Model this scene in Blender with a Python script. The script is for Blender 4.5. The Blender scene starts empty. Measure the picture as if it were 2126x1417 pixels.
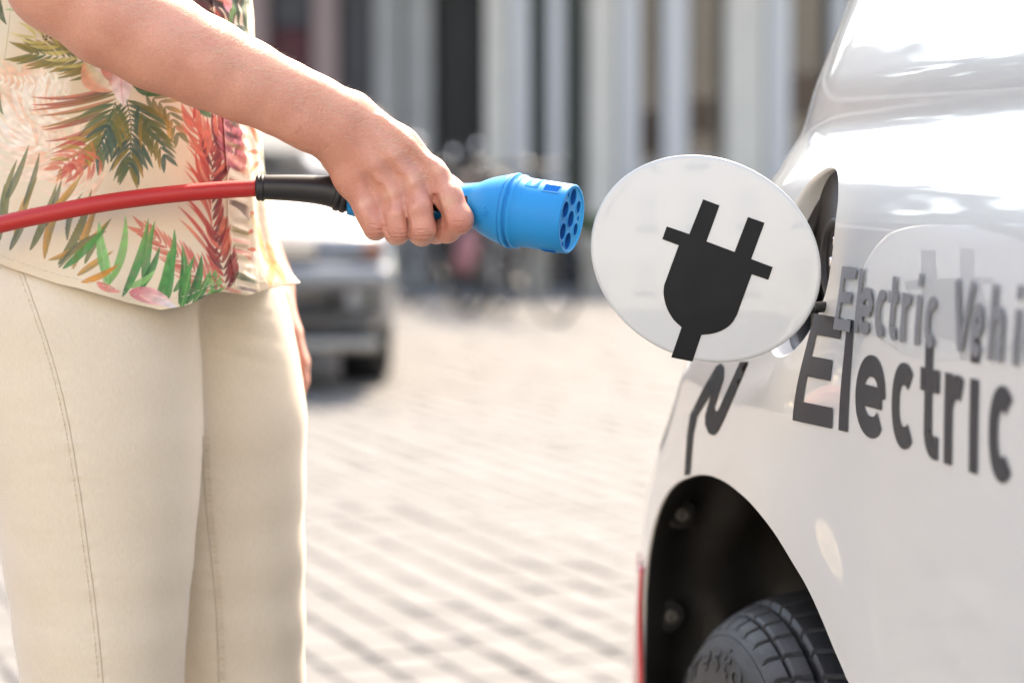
import bpy, bmesh, math, random
import numpy as np
from mathutils import Vector, Matrix
from mathutils.bvhtree import BVHTree
from mathutils.geometry import delaunay_2d_cdt

random.seed(7); rng = np.random.RandomState(11)
scene = bpy.context.scene
C = scene.collection

# ------------------------------------------------------------------ camera
CAM_H = 0.95
PITCH = math.radians(3.773)
FPX = 5020.0                      # 85 mm lens on a 36 mm sensor, 2126 px wide photograph
cam_d = bpy.data.cameras.new('camera'); cam = bpy.data.objects.new('camera', cam_d); C.objects.link(cam)
cam_d.lens = 85.0; cam_d.sensor_width = 36.0; cam_d.clip_start = 0.05; cam_d.clip_end = 600
cam.location = (0, 0, CAM_H); cam.rotation_euler = (math.pi/2 - PITCH, 0, 0)
cam_d.dof.use_dof = True; cam_d.dof.focus_distance = 1.82; cam_d.dof.aperture_fstop = 4.4; cam_d.dof.aperture_blades = 0
scene.camera = cam

# ------------------------------------------------------------------ sky and sun
SUN_DIR = Vector((0.27, 0.84, 1.0)).normalized()          # towards the sun: behind the scene, high
w = bpy.data.worlds.new("World"); scene.world = w; w.use_nodes = True
nt = w.node_tree; nt.nodes.clear()
sky = nt.nodes.new('ShaderNodeTexSky'); sky.sky_type = 'NISHITA'; sky.sun_disc = False
sky.sun_elevation = math.asin(SUN_DIR.z); sky.sun_rotation = math.atan2(SUN_DIR.x, SUN_DIR.y)
sky.air_density = 1.0; sky.dust_density = 1.4; sky.ozone_density = 0.8
bg = nt.nodes.new('ShaderNodeBackground'); bg.inputs['Strength'].default_value = 0.15
out = nt.nodes.new('ShaderNodeOutputWorld')
nt.links.new(sky.outputs[0], bg.inputs[0]); nt.links.new(bg.outputs[0], out.inputs[0])
sl = bpy.data.lights.new('sun', 'SUN'); sun = bpy.data.objects.new('sun', sl); C.objects.link(sun)
sl.energy = 2.0; sl.angle = math.radians(0.55); sl.color = (1.0, 0.975, 0.94)
sun.rotation_euler = (-SUN_DIR).to_track_quat('-Z', 'Y').to_euler(); sun.location = (0, 10, 15)
scene.view_settings.view_transform = 'Standard'; scene.view_settings.look = 'None'
scene.view_settings.exposure = 2.54; scene.view_settings.gamma = 1.0
scene.view_settings.use_curve_mapping = False
scene.view_settings.use_white_balance = True; scene.view_settings.white_balance_temperature = 8500; scene.view_settings.white_balance_tint = 12
scene.cycles.use_denoising = True
scene.cycles.max_bounces = 8; scene.cycles.diffuse_bounces = 4; scene.cycles.glossy_bounces = 4
scene.cycles.transmission_bounces = 6; scene.cycles.transparent_max_bounces = 8

# ------------------------------------------------------------------ measuring helpers
cP, sP = math.cos(PITCH), math.sin(PITCH)
def ray(px, py):
    a = (px-1063.0)/FPX; b = -(py-708.5)/FPX
    return Vector((a, cP + b*sP, -sP + b*cP))
def W(px, py, Y):
    """real point seen at photo pixel (px, py) at the distance Y"""
    r = ray(px, py); k = Y/r.y
    return Vector((r.x*k, Y, CAM_H + r.z*k))
def Wn(px, py, Y):
    px = np.asarray(px, float); py = np.asarray(py, float)
    a = (px-1063.0)/FPX; b = -(py-708.5)/FPX
    ry = cP + b*sP; k = Y/ry
    return np.stack([a*k, ry*k, CAM_H + (-sP + b*cP)*k], -1)
def proj(P):
    P = np.asarray(P, float); x = P[..., 0]; y = P[..., 1]; z = P[..., 2]-CAM_H
    f = y*cP - z*sP; u = y*sP + z*cP
    return 1063.0 + FPX*x/f, 708.5 - FPX*u/f
def sstep(a, b, x):
    t = np.clip((np.asarray(x, float)-a)/(b-a), 0, 1); return t*t*(3-2*t)

# ------------------------------------------------------------------ object helpers
def tag(o, label=None, cat=None, group=None, kind=None):
    if label: o['label'] = label
    if cat: o['category'] = cat
    if group: o['group'] = group
    if kind: o['kind'] = kind
    return o
def empty(name, loc, label=None, cat=None, group=None):
    o = bpy.data.objects.new(name, None); o.empty_display_size = 0.1; C.objects.link(o); o.location = loc
    return tag(o, label, cat, group)
def wpos(o):
    p = Vector((0, 0, 0))
    while o is not None:
        p += Vector(o.location); o = o.parent
    return p
def link(o, parent=None):
    C.objects.link(o)
    if parent is not None:
        o.parent = parent; o.location = -wpos(parent)       # the mesh is in world coordinates
    return o
def mesh(name, V, F, mat=None, parent=None, smooth=True, normals=None):
    me = bpy.data.meshes.new(name)
    if isinstance(V, np.ndarray): V = V.tolist()
    if isinstance(F, np.ndarray): F = F.tolist()
    me.from_pydata(V, [], F)
    me.validate()
    if mat: me.materials.append(mat)
    if smooth: me.shade_smooth()
    o = bpy.data.objects.new(name, me)
    return link(o, parent)
def bm_obj(name, bm, mat=None, parent=None, smooth=True):
    me = bpy.data.meshes.new(name); bm.to_mesh(me); bm.free()
    if mat: me.materials.append(mat)
    if smooth: me.shade_smooth()
    return link(bpy.data.objects.new(name, me), parent)
def merge(lst):
    V = []; F = []; n = 0
    for v, f in lst:
        V += [tuple(p) for p in v]; F += [tuple(i+n for i in q) for q in f]; n += len(v)
    return V, F
def box(c, s, R=None):
    V = []
    for i in (-1, 1):
        for j in (-1, 1):
            for k in (-1, 1):
                p = Vector((i*s[0]/2, j*s[1]/2, k*s[2]/2))
                if R is not None: p = R @ p
                V.append(Vector(c)+p)
    F = [(0, 1, 3, 2), (4, 6, 7, 5), (0, 4, 5, 1), (2, 3, 7, 6), (0, 2, 6, 4), (1, 5, 7, 3)]
    return V, F
def bevel_obj(o, wdt, seg=2):
    m = o.modifiers.new('bevel', 'BEVEL'); m.width = wdt; m.segments = seg; m.limit_method = 'ANGLE'; m.angle_limit = math.radians(35)
    return o
def frame(d, up=Vector((0, 0, 1))):
    d = Vector(d).normalized(); a = up.cross(d)
    if a.length < 1e-4: a = Vector((1, 0, 0)).cross(d)
    a.normalize(); b = d.cross(a); return a, b
def tube(pts, rad, n=12, cap=True):
    pts = [Vector(p) for p in pts]
    if not hasattr(rad, '__len__'): rad = [rad]*len(pts)
    V = []; F = []; up = Vector((0, 0, 1))
    a = None
    for i, p in enumerate(pts):
        d = (pts[min(i+1, len(pts)-1)]-pts[max(i-1, 0)]).normalized()
        if a is None: a, b = frame(d, up)
        else:
            a = (a - d*a.dot(d)).normalized(); b = d.cross(a)
        for k in range(n):
            t = 2*math.pi*k/n; V.append(p + (a*math.cos(t)+b*math.sin(t))*rad[i])
    for i in range(len(pts)-1):
        for k in range(n):
            k2 = (k+1) % n; F.append((i*n+k, i*n+k2, (i+1)*n+k2, (i+1)*n+k))
    if cap:
        F.append(tuple(reversed(range(n)))); F.append(tuple((len(pts)-1)*n+k for k in range(n)))
    return V, F
def lathe(o, d, prof, n=48, up=Vector((0, 0, 1)), close=True):
    """prof: list of (distance along d, radius)"""
    d = Vector(d).normalized(); a, b = frame(d, up); V = []; F = []
    for (u, r) in prof:
        for k in range(n):
            t = 2*math.pi*k/n; V.append(Vector(o)+d*u+(a*math.cos(t)+b*math.sin(t))*r)
    m = len(prof)
    for i in range(m-1):
        for k in range(n):
            k2 = (k+1) % n; F.append((i*n+k, i*n+k2, (i+1)*n+k2, (i+1)*n+k))
    if close:
        F.append(tuple(reversed(range(n)))); F.append(tuple((m-1)*n+k for k in range(n)))
    return V, F
def bez(pts, n=24):
    """Catmull-Rom through points"""
    P = [Vector(p) for p in pts]; P = [P[0]*2-P[1]]+P+[P[-1]*2-P[-2]]; o = []
    for i in range(1, len(P)-2):
        for k in range(n):
            t = k/n; a, b, c, d = P[i-1:i+3]
            o.append(0.5*((2*b)+(c-a)*t+(2*a-5*b+4*c-d)*t*t+(3*b-a-3*c+d)*t*t*t))
    o.append(P[-2]); return o
def crom(pts, n=8, closed=False):
    P = [tuple(map(float, p)) for p in pts]
    if closed: Q = [P[-1]]+P+[P[0], P[1]]
    else: Q = [tuple(2*a-b for a, b in zip(P[0], P[1]))]+P+[tuple(2*a-b for a, b in zip(P[-1], P[-2]))]
    o = []
    for i in range(1, len(Q)-2):
        for k in range(n):
            t = k/n; r = []
            for a, b, c, d in zip(Q[i-1], Q[i], Q[i+1], Q[i+2]):
                r.append(0.5*(2*b+(c-a)*t+(2*a-5*b+4*c-d)*t*t+(3*b-a-3*c+d)*t*t*t))
            o.append(tuple(r))
    if not closed: o.append(P[-1])
    return o
def cdt(outer, holes=(), inner=(), grid=None, extra=()):
    """constrained triangulation of a polygon with holes; returns 2D verts and faces inside"""
    vs = []; es = []
    def add(loop):
        n0 = len(vs); vs.extend([Vector(p[:2]) for p in loop]); n = len(loop)
        es.extend([(n0+i, n0+(i+1) % n) for i in range(n)])
    add(outer)
    for h in holes: add(h)
    nb = len(vs)
    vs.extend([Vector(p[:2]) for p in extra])
    v, e, f, ov, oe, of = delaunay_2d_cdt(vs, es, [], 0, 1e-7)
    V = np.array([(p.x, p.y) for p in v]); T = np.array([t for t in f])
    cen = V[T].mean(1)
    keep = inpoly(cen, outer)
    for h in holes: keep &= ~inpoly(cen, h)
    return V, T[keep], [[ov_i for ov_i in range(len(ov))]], ov
def inpoly(P, poly):
    poly = np.array([p[:2] for p in poly], float); x, y = P[:, 0], P[:, 1]; r = np.zeros(len(P), bool)
    n = len(poly)
    for i in range(n):
        x1, y1 = poly[i]; x2, y2 = poly[(i+1) % n]
        if y1 == y2: continue
        c = ((y1 > y) != (y2 > y)); xi = (x2-x1)*(y-y1)/(y2-y1)+x1
        r ^= c & (x < xi)
    return r

# ------------------------------------------------------------------ materials
def mat(name, col, rough=0.5, metal=0.0, spec=0.5, coat=0.0, coat_rough=0.03, noise=0.0, nscale=20.0, bump=0.0, bscale=60.0,
        sss=0.0, sheen=0.0, trans=0.0, alpha=1.0, rvar=0.0, col2=None, emis=None, bdist=0.001, detail=4):
    m = bpy.data.materials.new(name); m.use_nodes = True; n = m.node_tree; b = n.nodes['Principled BSDF']
    b.inputs['Base Color'].default_value = (*col, 1); b.inputs['Roughness'].default_value = rough
    b.inputs['Metallic'].default_value = metal; b.inputs['Specular IOR Level'].default_value = spec
    b.inputs['Coat Weight'].default_value = coat; b.inputs['Coat Roughness'].default_value = coat_rough
    b.inputs['Transmission Weight'].default_value = trans; b.inputs['Alpha'].default_value = alpha
    if sss:
        b.inputs['Subsurface Weight'].default_value = sss; b.inputs['Subsurface Radius'].default_value = (1.0, 0.35, 0.18)
        b.inputs['Subsurface Scale'].default_value = 0.008
    if sheen: b.inputs['Sheen Weight'].default_value = sheen; b.inputs['Sheen Roughness'].default_value = 0.5
    tc = n.nodes.new('ShaderNodeTexCoord')
    if noise or col2:
        t = n.nodes.new('ShaderNodeTexNoise'); t.inputs['Scale'].default_value = nscale; t.inputs['Detail'].default_value = detail
        n.links.new(tc.outputs['Object'], t.inputs['Vector'])
        r = n.nodes.new('ShaderNodeValToRGB'); r.color_ramp.elements[0].position = 0.3; r.color_ramp.elements[1].position = 0.7
        c2 = col2 if col2 else tuple(c*(1-noise) for c in col)
        r.color_ramp.elements[0].color = (*c2, 1); r.color_ramp.elements[1].color = (*col, 1)
        n.links.new(t.outputs['Fac'], r.inputs[0]); n.links.new(r.outputs[0], b.inputs['Base Color'])
        if rvar:
            mr = n.nodes.new('ShaderNodeMapRange'); mr.inputs['To Min'].default_value = max(0, rough-rvar); mr.inputs['To Max'].default_value = min(1, rough+rvar)
            n.links.new(t.outputs['Fac'], mr.inputs['Value']); n.links.new(mr.outputs[0], b.inputs['Roughness'])
    if bump:
        t2 = n.nodes.new('ShaderNodeTexNoise'); t2.inputs['Scale'].default_value = bscale; t2.inputs['Detail'].default_value = 5
        n.links.new(tc.outputs['Object'], t2.inputs['Vector'])
        bp = n.nodes.new('ShaderNodeBump'); bp.inputs['Strength'].default_value = bump; bp.inputs['Distance'].default_value = bdist
        n.links.new(t2.outputs['Fac'], bp.inputs['Height']); n.links.new(bp.outputs[0], b.inputs['Normal'])
    return m
M = {}
M['paint'] = mat('white_paint', (0.56, 0.568, 0.555), 0.35, coat=1.0, coat_rough=0.015, bump=0.02, bscale=900, bdist=0.0002, noise=0.02, nscale=6)
M['film'] = mat('sticker_film', (0.70, 0.71, 0.69), 0.35, coat=1.0, coat_rough=0.03, noise=0.02, nscale=8)
M['flap_back'] = mat('flap_back', (0.6, 0.6, 0.58), 0.45, noise=0.05)
M['decal_black'] = mat('decal_black', (0.008, 0.009, 0.011), 0.55, spec=0.2, coat=0.03, coat_rough=0.05, noise=0.25, nscale=40, bump=0.1, bscale=1500, bdist=0.0003)
M['decal_grey'] = mat('decal_grey', (0.036, 0.039, 0.046), 0.5, spec=0.2, coat=0.05, coat_rough=0.05, noise=0.1, nscale=30)
M['decal_light'] = mat('decal_light_grey', (0.20, 0.205, 0.215), 0.5, spec=0.2, coat=0.05, coat_rough=0.05, noise=0.1, nscale=30)
M['liner'] = mat('wheel_well_liner', (0.026, 0.026, 0.027), 0.5, noise=0.5, nscale=18, bump=0.5, bscale=120, rvar=0.15, col2=(0.014, 0.013, 0.012))
M['rubber'] = mat('tyre_rubber', (0.010, 0.011, 0.013), 0.55, noise=0.3, nscale=35, bump=0.5, bscale=300, bdist=0.0006, rvar=0.12)
M['seal'] = mat('rubber_seal', (0.007, 0.007, 0.008), 0.5, noise=0.2)
M['recess'] = mat('recess_plastic', (0.012, 0.012, 0.013), 0.5, noise=0.2)
M['chrome'] = mat('chrome', (0.75, 0.76, 0.78), 0.12, metal=1.0, noise=0.05)
M['steel'] = mat('dull_steel', (0.35, 0.34, 0.32), 0.4, metal=1.0, noise=0.3, nscale=90)
M['screw'] = mat('dusty_screw', (0.10, 0.095, 0.085), 0.55, noise=0.3, nscale=90)
M['redlamp'] = mat('red_lamp', (0.55, 0.02, 0.03), 0.12, coat=1.0, noise=0.2, nscale=80)
M['blue'] = mat('blue_plastic', (0.0002, 0.27, 0.62), 0.45, spec=0.18, noise=0.05, nscale=30, bump=0.06, bscale=1400, bdist=0.0003, sss=0.0)
M['blue_deep'] = mat('blue_plastic_shade', (0.002, 0.10, 0.38), 0.9, spec=0.0, noise=0.1, nscale=60)  # same plastic darkened for the shade inside sockets and keyways
M['black'] = mat('black_plastic', (0.013, 0.013, 0.015), 0.42, noise=0.15, nscale=60, bump=0.25, bscale=1500, bdist=0.0003)
M['grip'] = mat('black_grip_rubber', (0.016, 0.016, 0.018), 0.55, noise=0.2, nscale=60, bump=0.3, bscale=900, bdist=0.0003)
M['cable'] = mat('red_cable', (0.50, 0.022, 0.020), 0.42, noise=0.08, nscale=25, bump=0.25, bscale=500, bdist=0.0006)
# ================================================================== SETTING
# ground sheet and paved square
gm = mat('paving_base', (0.165, 0.162, 0.160), 0.9, noise=0.12, nscale=1.2)
jm = mat('joint_sand', (0.108, 0.104, 0.101), 0.95, noise=0.3, nscale=30)
mesh('ground', [(-250, -60, -0.03), (250, -60, -0.03), (250, 400, -0.03), (-250, 400, -0.03)], [(0, 1, 2, 3)], gm, smooth=False)['kind'] = 'structure'
pave = mesh('pavement', [(-9, 1.0, -0.001), (9, 1.0, -0.001), (9, 23, -0.001), (-9, 23, -0.001)], [(0, 1, 2, 3)], jm, smooth=False)
pave['kind'] = 'structure'
pm = []
for i, c in enumerate([(0.132, 0.127, 0.122), (0.121, 0.117, 0.113), (0.143, 0.137, 0.132)]):
    pm.append(mat('paving_stone', c, 0.85, noise=0.22, nscale=5, bump=0.35, bscale=60, bdist=0.003))
ang = math.radians(19.9); dA = Vector((-math.sin(ang), math.cos(ang), 0)); dB = Vector((math.cos(ang), math.sin(ang), 0))
ROWW, LEN, GAP = 0.118, 0.17, 0.008
def stone_mesh(sx, sy, m, k):
    r = random.Random(k); hz = 0.007
    top = [(-sx/2, -sy/2), (sx/2, -sy/2), (sx/2, sy/2), (-sx/2, sy/2)]
    V = []
    for x, y in top: V.append((x, y, -0.01))
    for x, y in top: V.append((x+r.uniform(-.001, .001), y+r.uniform(-.001, .001), hz-0.004))
    for x, y in top: V.append((x*0.90, y*0.93, hz+r.uniform(-.001, .001)))
    F = [(8, 9, 10, 11)]
    for a in (0, 4):
        for q in range(4): F.append((a+q, a+(q+1) % 4, a+4+(q+1) % 4, a+4+q))
    me = bpy.data.meshes.new('paver'); me.from_pydata(V, [], F); me.materials.append(m); return me, V, F
protos = [stone_mesh(ROWW-GAP-0.004, LEN-0.011, pm[k % 3], k) for k in range(9)]
cands = []
for i in range(-130, 131):
    off = (i * 0.37) % 1.0*LEN
    for j in range(-10, 140):
        p = dB*(i*ROWW)+dA*(j*LEN+off)
        if -7 < p.x < 8.8 and 1.1 < p.y < 21.8:
            X, Y = proj(np.array((p.x, p.y, 0)))
            vis = (600 < X < 1350) and Y < 1450 and p.y > 3
            cands.append((0 if vis else 1, p.y if vis else 99+p.y, p))
cands.sort(key=lambda t: (t[0], t[1]))
rot = math.atan2(dB.y, dB.x)
r2 = random.Random(5)
far = []
for q, (a, b, p) in enumerate(cands):
    me, V, F = protos[r2.randrange(9)]
    tz = r2.uniform(-.003, .003); rz = rot+r2.uniform(-.012, .012)
    if q < 290:
        o = bpy.data.objects.new('paver', me); C.objects.link(o); o.parent = pave
        o.location = (p.x, p.y, tz); o.rotation_euler = (r2.uniform(-.01, .01), r2.uniform(-.01, .01), rz)
    else:
        far.append((p.x, p.y, tz, rz, r2.randrange(9)))
VV = []; FF = []; mi = []; n0 = 0
for x, y, z, rz, k in far:
    me, V, F = protos[k]; c, s = math.cos(rz), math.sin(rz)
    VV += [(x+c*v[0]-s*v[1], y+s*v[0]+c*v[1], z+v[2]) for v in V]; FF += [tuple(i+n0 for i in f) for f in F]; mi += [k % 3]*len(F); n0 += 12
o = mesh('far_pavers', VV, FF, None, pave, smooth=False); o['kind'] = 'stuff'
for m_ in pm: o.data.materials.append(m_)
o.data.polygons.foreach_set('material_index', mi)

# ------------------------------------------------------------------ building with tall piers
Yb = 22.0
bld = empty('building', (0, Yb, 0), 'grey building with tall stone piers and dark glazing behind the square', 'building')
s_warm = mat('pier_stone', (0.49, 0.455, 0.405), 0.8, noise=0.1, nscale=3, bump=0.2, bscale=30)
s_grey = mat('pier_stone_grey', (0.24, 0.23, 0.215), 0.8, noise=0.12, nscale=3)
s_blue = mat('skylit_grey', (0.37, 0.378, 0.395), 0.4, metal=0.2, noise=0.05)  # grey tinted blue for sky-lit pier sides; sills share it
s_dark = mat('dark_panel', (0.010, 0.010, 0.010), 0.6, noise=0.3, nscale=2)
s_bluedk = mat('slate_panel', (0.032, 0.034, 0.042), 0.5, noise=0.3, nscale=2)
s_red = mat('dark_red_door', (0.085, 0.010, 0.016), 0.6, noise=0.2, nscale=3)
s_pink = mat('red_grey_pier', (0.235, 0.165, 0.155), 0.8, noise=0.12, nscale=3)
s_green = mat('green_frame', (0.045, 0.065, 0.055), 0.45, noise=0.2)
s_brown = mat('brown_interior', (0.16, 0.105, 0.07), 0.7, noise=0.3, nscale=4)
s_beige = mat('plinth_stone', (0.30, 0.265, 0.22), 0.85, noise=0.15, nscale=4)
s_glass = mat('window_glass', (0.02, 0.022, 0.025), 0.12, spec=0.8, noise=0.3, nscale=1.5)
def bx(name, px0, px1, h0, h1, dep, m, par=bld, Y=Yb, out_=0.0, bev=0.02):
    x0 = (px0-1063)/FPX*Y; x1 = (px1-1063)/FPX*Y
    o = mesh(name, *box(((x0+x1)/2, Y-out_+dep/2, (h0+h1)/2), (x1-x0, dep, h1-h0)), m, par, smooth=False)
    return bevel_obj(o, bev) if bev else o
HB = 3.2
bx('back_wall', -2600, 2600, 0, HB, 0.4, s_dark, out_=-0.9, bev=0)
piers = [(-2500, -2440, s_warm), (-2250, -2190, s_warm), (-2000, -1940, s_warm), (-1750, -1690, s_warm), (-1500, -1440, s_warm), (-1250, -1190, s_warm), (-1000, -940, s_warm), (-750, -690, s_warm), (-500, -440, s_warm),
         (-250, -190, s_warm), (-20, 40, s_warm), (200, 260, s_warm), (400, 460, s_warm), (505, 556, s_pink), (650, 702, s_pink), (776, 832, s_grey), (840, 898, s_grey),
         (1008, 1052, s_warm), (1220, 1278, s_warm), (1505, 1585, s_warm), (1780, 1850, s_warm), (2050, 2120, s_warm), (2300, 2370, s_warm)]
for a, b, m_ in piers:
    bx('pier', a, b, 0.0, HB, 0.9, m_)
for a, b in [(1056, 1098), (1137, 1170), (1282, 1328), (1374, 1428), (1589, 1640), (1726, 1760), (1854, 1890), (2124, 2160)]:
    bx('skylit_side', a, b, 0.0, HB, 0.55, s_blue, out_=-0.04)  # sky light on the pier sides, put in as bluish panels
bx('dark_door', 905, 1003, 0.0, HB, 0.1, s_dark, out_=-0.5)
bx('red_door', 560, 645, 0.0, 2.35, 0.1, s_red, out_=-0.3)
bx('door_header', 560, 645, 2.35, HB, 0.1, s_bluedk, out_=-0.28)
bx('slate_panel', 706, 772, 0.0, HB, 0.1, s_bluedk, out_=-0.3)
for a, b in [(1102, 1133), (1176, 1216)]:
    bx('window_frame', a, b, 0.0, HB, 0.1, s_green, out_=-0.35)
# windows: glass pane, mullion, transoms, things seen inside
for a, b in [(1332, 1372), (1432, 1500), (1644, 1722), (1764, 1778), (1894, 2046), (-180, -24), (44, 196), (264, 396), (-430, -254), (-680, -510), (-930, -760)]:
    wf = bx('window', a, b, 0.25, HB-.05, 0.08, s_green, out_=-0.45, bev=0)
    bx('pane', a+4, b-4, 0.35, 2.78, 0.02, s_glass, wf, out_=-0.42, bev=0)
    bx('transom', a, b, 2.8, 2.9, 0.12, s_green, wf, out_=-0.40, bev=0)
    bx('pane', a+4, b-4, 2.92, HB-.12, 0.02, s_glass, wf, out_=-0.42, bev=0)
for a, b, h0, h1 in [(1432, 1490, 1.38, 1.72), (1644, 1720, 1.55, 1.95), (1334, 1368, 1.2, 1.6)]:
    bx('interior_panel', a, b, h0, h1, 0.05, s_brown, out_=-0.38, bev=0)
for a, b, h0, h1 in [(1432, 1498, 1.02, 1.16), (1334, 1370, 1.0, 1.12)]:
    bx('sill', a, b, h0, h1, 0.12, s_blue, out_=-0.30, bev=0)
bx('cornice', -2600, 2600, HB, HB+0.25, 1.6, s_warm, out_=0.35)
for a, b in [(1075, 1135), (1205, 1262)]:
    bx('plinth', a, b, 0.0, 0.62, 0.35, s_beige, out_=0.25)
for k in range(6):
    bx('grille_bar', 1140, 1200, 0.08+k*0.1, 0.13+k*0.1, 0.05, s_bluedk, out_=0.12, bev=0)

# side building to the left, mirrored in the van's paint, and added trees further off
sb = empty('side_building', (-13.5, 5, 0), 'pale building on the left edge of the square, beyond the frame', 'building')
for yy in range(-10, 17, 3):
    mesh('pier', *box((-13.6, yy, 2.8), (0.5, 0.7, 5.6)), s_warm, sb, smooth=False)
    mesh('window', *box((-13.9, yy+1.5, 2.9), (0.1, 1.7, 4.6)), s_glass, sb, smooth=False)
ob = empty('bounce_building', (0, -16, 0), 'unseen pale building added behind the camera to bounce warm light', 'building')  # added out of view to bounce warm fill onto person and flap
s_pane = mat('pale_pane', (0.46, 0.45, 0.43), 0.8, noise=0.08)  # windows made pale so the flap barely mirrors them
s_cream = mat('pale_render', (0.62, 0.60, 0.56), 0.9, noise=0.08, nscale=2)
mesh('wall', *box((0, -16.5, 4.5), (46, 0.8, 9.0)), s_cream, ob, smooth=False)
for k in range(-9, 10):
    for zz_ in (1.6, 4.6, 7.4):
        mesh('window', *box((k*2.4, -16.08, zz_), (0.9, 0.06, 1.5)), s_pane, ob, smooth=False)
        mesh('sill', *box((k*2.4, -16.02, zz_-0.82), (1.1, 0.18, 0.08)), s_grey, ob, smooth=False)
mesh('wall', *box((-14.4, 3, 3.0), (0.8, 29, 6.0)), s_warm, sb, smooth=False)
mesh('cornice', *box((-14.1, 3, 6.2), (1.8, 29.4, 0.4)), s_grey, sb, smooth=False)

# unseen trees added behind the building to darken the sky mirrored in the van
bark = mat('bark', (0.09, 0.07, 0.05), 0.9, noise=0.4, nscale=8); lfm = mat('leaf_green', (0.055, 0.085, 0.03), 0.7, noise=0.4, nscale=2)
def tree_mesh(seed, hh):
    r = random.Random(seed); cl = []
    for q in range(26): cl.append((Vector((r.gauss(0, 1.5), r.gauss(0, 1.3), hh*.62+r.uniform(-.26, .34)*hh)), r.uniform(1.0, 1.6)))
    V = []; F = []
    for c, rad in cl:
        for q in range(130):
            d = Vector((r.gauss(0, 1), r.gauss(0, 1), r.gauss(0, 1))).normalized()*rad*r.uniform(.5, 1.05); p = c+d
            a = Vector((r.gauss(0, 1), r.gauss(0, 1), r.gauss(0, 1))).normalized()*.34; b = a.cross(d).normalized()*.30; k = len(V)
            V += [p-a, p+b, p+a, p-b]; F.append((k, k+1, k+2, k+3))
    tr_ = [tube([(0, 0, -.2), (.05, 0, hh*.25), (0, .05, hh*.5), (.05, 0, hh*.8)], [.24, .18, .13, .05], 10)]
    for c, rad in cl[:9]: tr_.append(tube([(0, 0, hh*.34), (c*.5+Vector((0, 0, hh*.2))), c], [.09, .06, .02], 6))
    return V, F, merge(tr_)
tms = []
for k in range(3):
    V, F, (tv, tf) = tree_mesh(40+k, 5.4+.9*k)
    me = bpy.data.meshes.new('crown'); me.from_pydata([tuple(v) for v in V], [], F); me.materials.append(lfm)
    mt = bpy.data.meshes.new('trunk'); mt.from_pydata([tuple(v) for v in tv], [], tf); mt.materials.append(bark); tms.append((me, mt))
for k, (x, y) in enumerate([(-27, 29), (-23.5, 31), (-20, 28.5), (-17, 30), (-14.2, 28.5), (-11, 31), (-8, 29), (-4.8, 30.5), (-1.5, 29), (2, 31)]):
    tr0 = empty('tree', (x, y, 0), 'unseen leafy tree added behind the long grey building, %s of its row of ten' % ['leftmost', 'second from left', 'third from left', 'fourth from left', 'fifth from left', 'fifth from right', 'fourth from right', 'third from right', 'second from right', 'rightmost'][k], 'tree', 'added trees behind the building')
    for me in tms[k % 3]:
        o = bpy.data.objects.new(me.name.split('.')[0], me); C.objects.link(o); o.parent = tr0; o.rotation_euler.z = k*1.3
        if me is tms[k % 3][0]: o['kind'] = 'stuff'
# ================================================================== VAN (white, right of the picture)
NB = 0.158
P0 = Vector((0.2324, 1.83, 0)); D = Vector((-0.156, 0.9877, 0)); N = Vector((-0.9877, -0.156, 0))
T_h = np.array([0.0, .80, .85, .885, .92, .95, .972, .988, 1.0, 1.012, 1.03, 1.06, 1.12, 1.2, 1.3, 1.45, 1.6, 1.7])
T_v = np.array([0.0, .0, .0005, .003, .009, .019, .0315, .0415, .0445, .0452, .048, .057, .079, .112, .16, .25, .40, .56])
_hh = np.linspace(0, 1.7, 3401); _tt = np.interp(_hh, T_h, T_v)
_k = np.exp(-0.5*(np.arange(-30, 31)/10.0)**2); _k /= _k.sum(); _tt = np.convolve(np.pad(_tt, 30, 'edge'), _k, 'valid')
SIL = np.array([(-900, 2060), (-500, 1940), (-200, 1840), (0, 1768), (50, 1745), (100, 1722), (150, 1702), (200, 1690), (225, 1688), (243, 1682), (268, 1663), (300, 1640), (360, 1605), (430, 1570), (500, 1543),
                (570, 1520), (650, 1487), (760, 1440), (880, 1385), (960, 1350), (1030, 1339), (1100, 1333), (1180, 1326), (1300, 1322), (1417, 1321), (2500, 1321)], float)
S1_h = [0.2, .62, .70, .78, .85, .90, .96, 1.05, 1.12, 1.7]; S1_v = [.47, .46, .42, .33, .24, .17, .12, .10, .10, .10]
def Ff(h): return 0.025*(1-sstep(.765, .885, h))
def _kfun(h):
    z = 2.2; f = float(Ff(h)); T = float(np.interp(h, _hh, _tt)); s1 = float(np.interp(h, S1_h, S1_v))
    for _ in range(30):
        y = 377+(CAM_H-h)/z*FPX; X = float(np.interp(y, SIL[:, 0], SIL[:, 1])); sl_ = (X-1063)/FPX+NB
        z = min(max(2*(.5215+T-f)/sl_-(1.83+s1), 1.83+s1+.03), 3.0)
    return sl_/2/(z-1.83-s1)
_kt = np.array([_kfun(h) for h in _hh[::20]]); _kh = _hh[::20]
_k2 = np.exp(-0.5*(np.arange(-8, 9)/3.0)**2); _k2 /= _k2.sum(); _kt = np.convolve(np.pad(_kt, 8, 'edge'), _k2, 'valid')
def wfun(s, h):
    """how far the body stands out (left of) its reference plane"""
    T = np.interp(h, _hh, _tt); s1 = np.interp(h, S1_h, S1_v); k = np.interp(h, _kh, _kt)
    r = np.maximum(0, s-s1); q = k*r*r; q = np.where(q > 0.12, 0.12+(q-0.12)*1.0, q)
    g = sstep(-.15, .06, s)
    # soft feature line rising from the arch
    dist = np.hypot((s-.17), (h-.33)*1.0)
    lip = .003*np.exp(-((dist-.40)/.035)**2)*(s < .6)
    return Ff(h)*g - T - q + lip*sstep(.33, .45, h)
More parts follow.
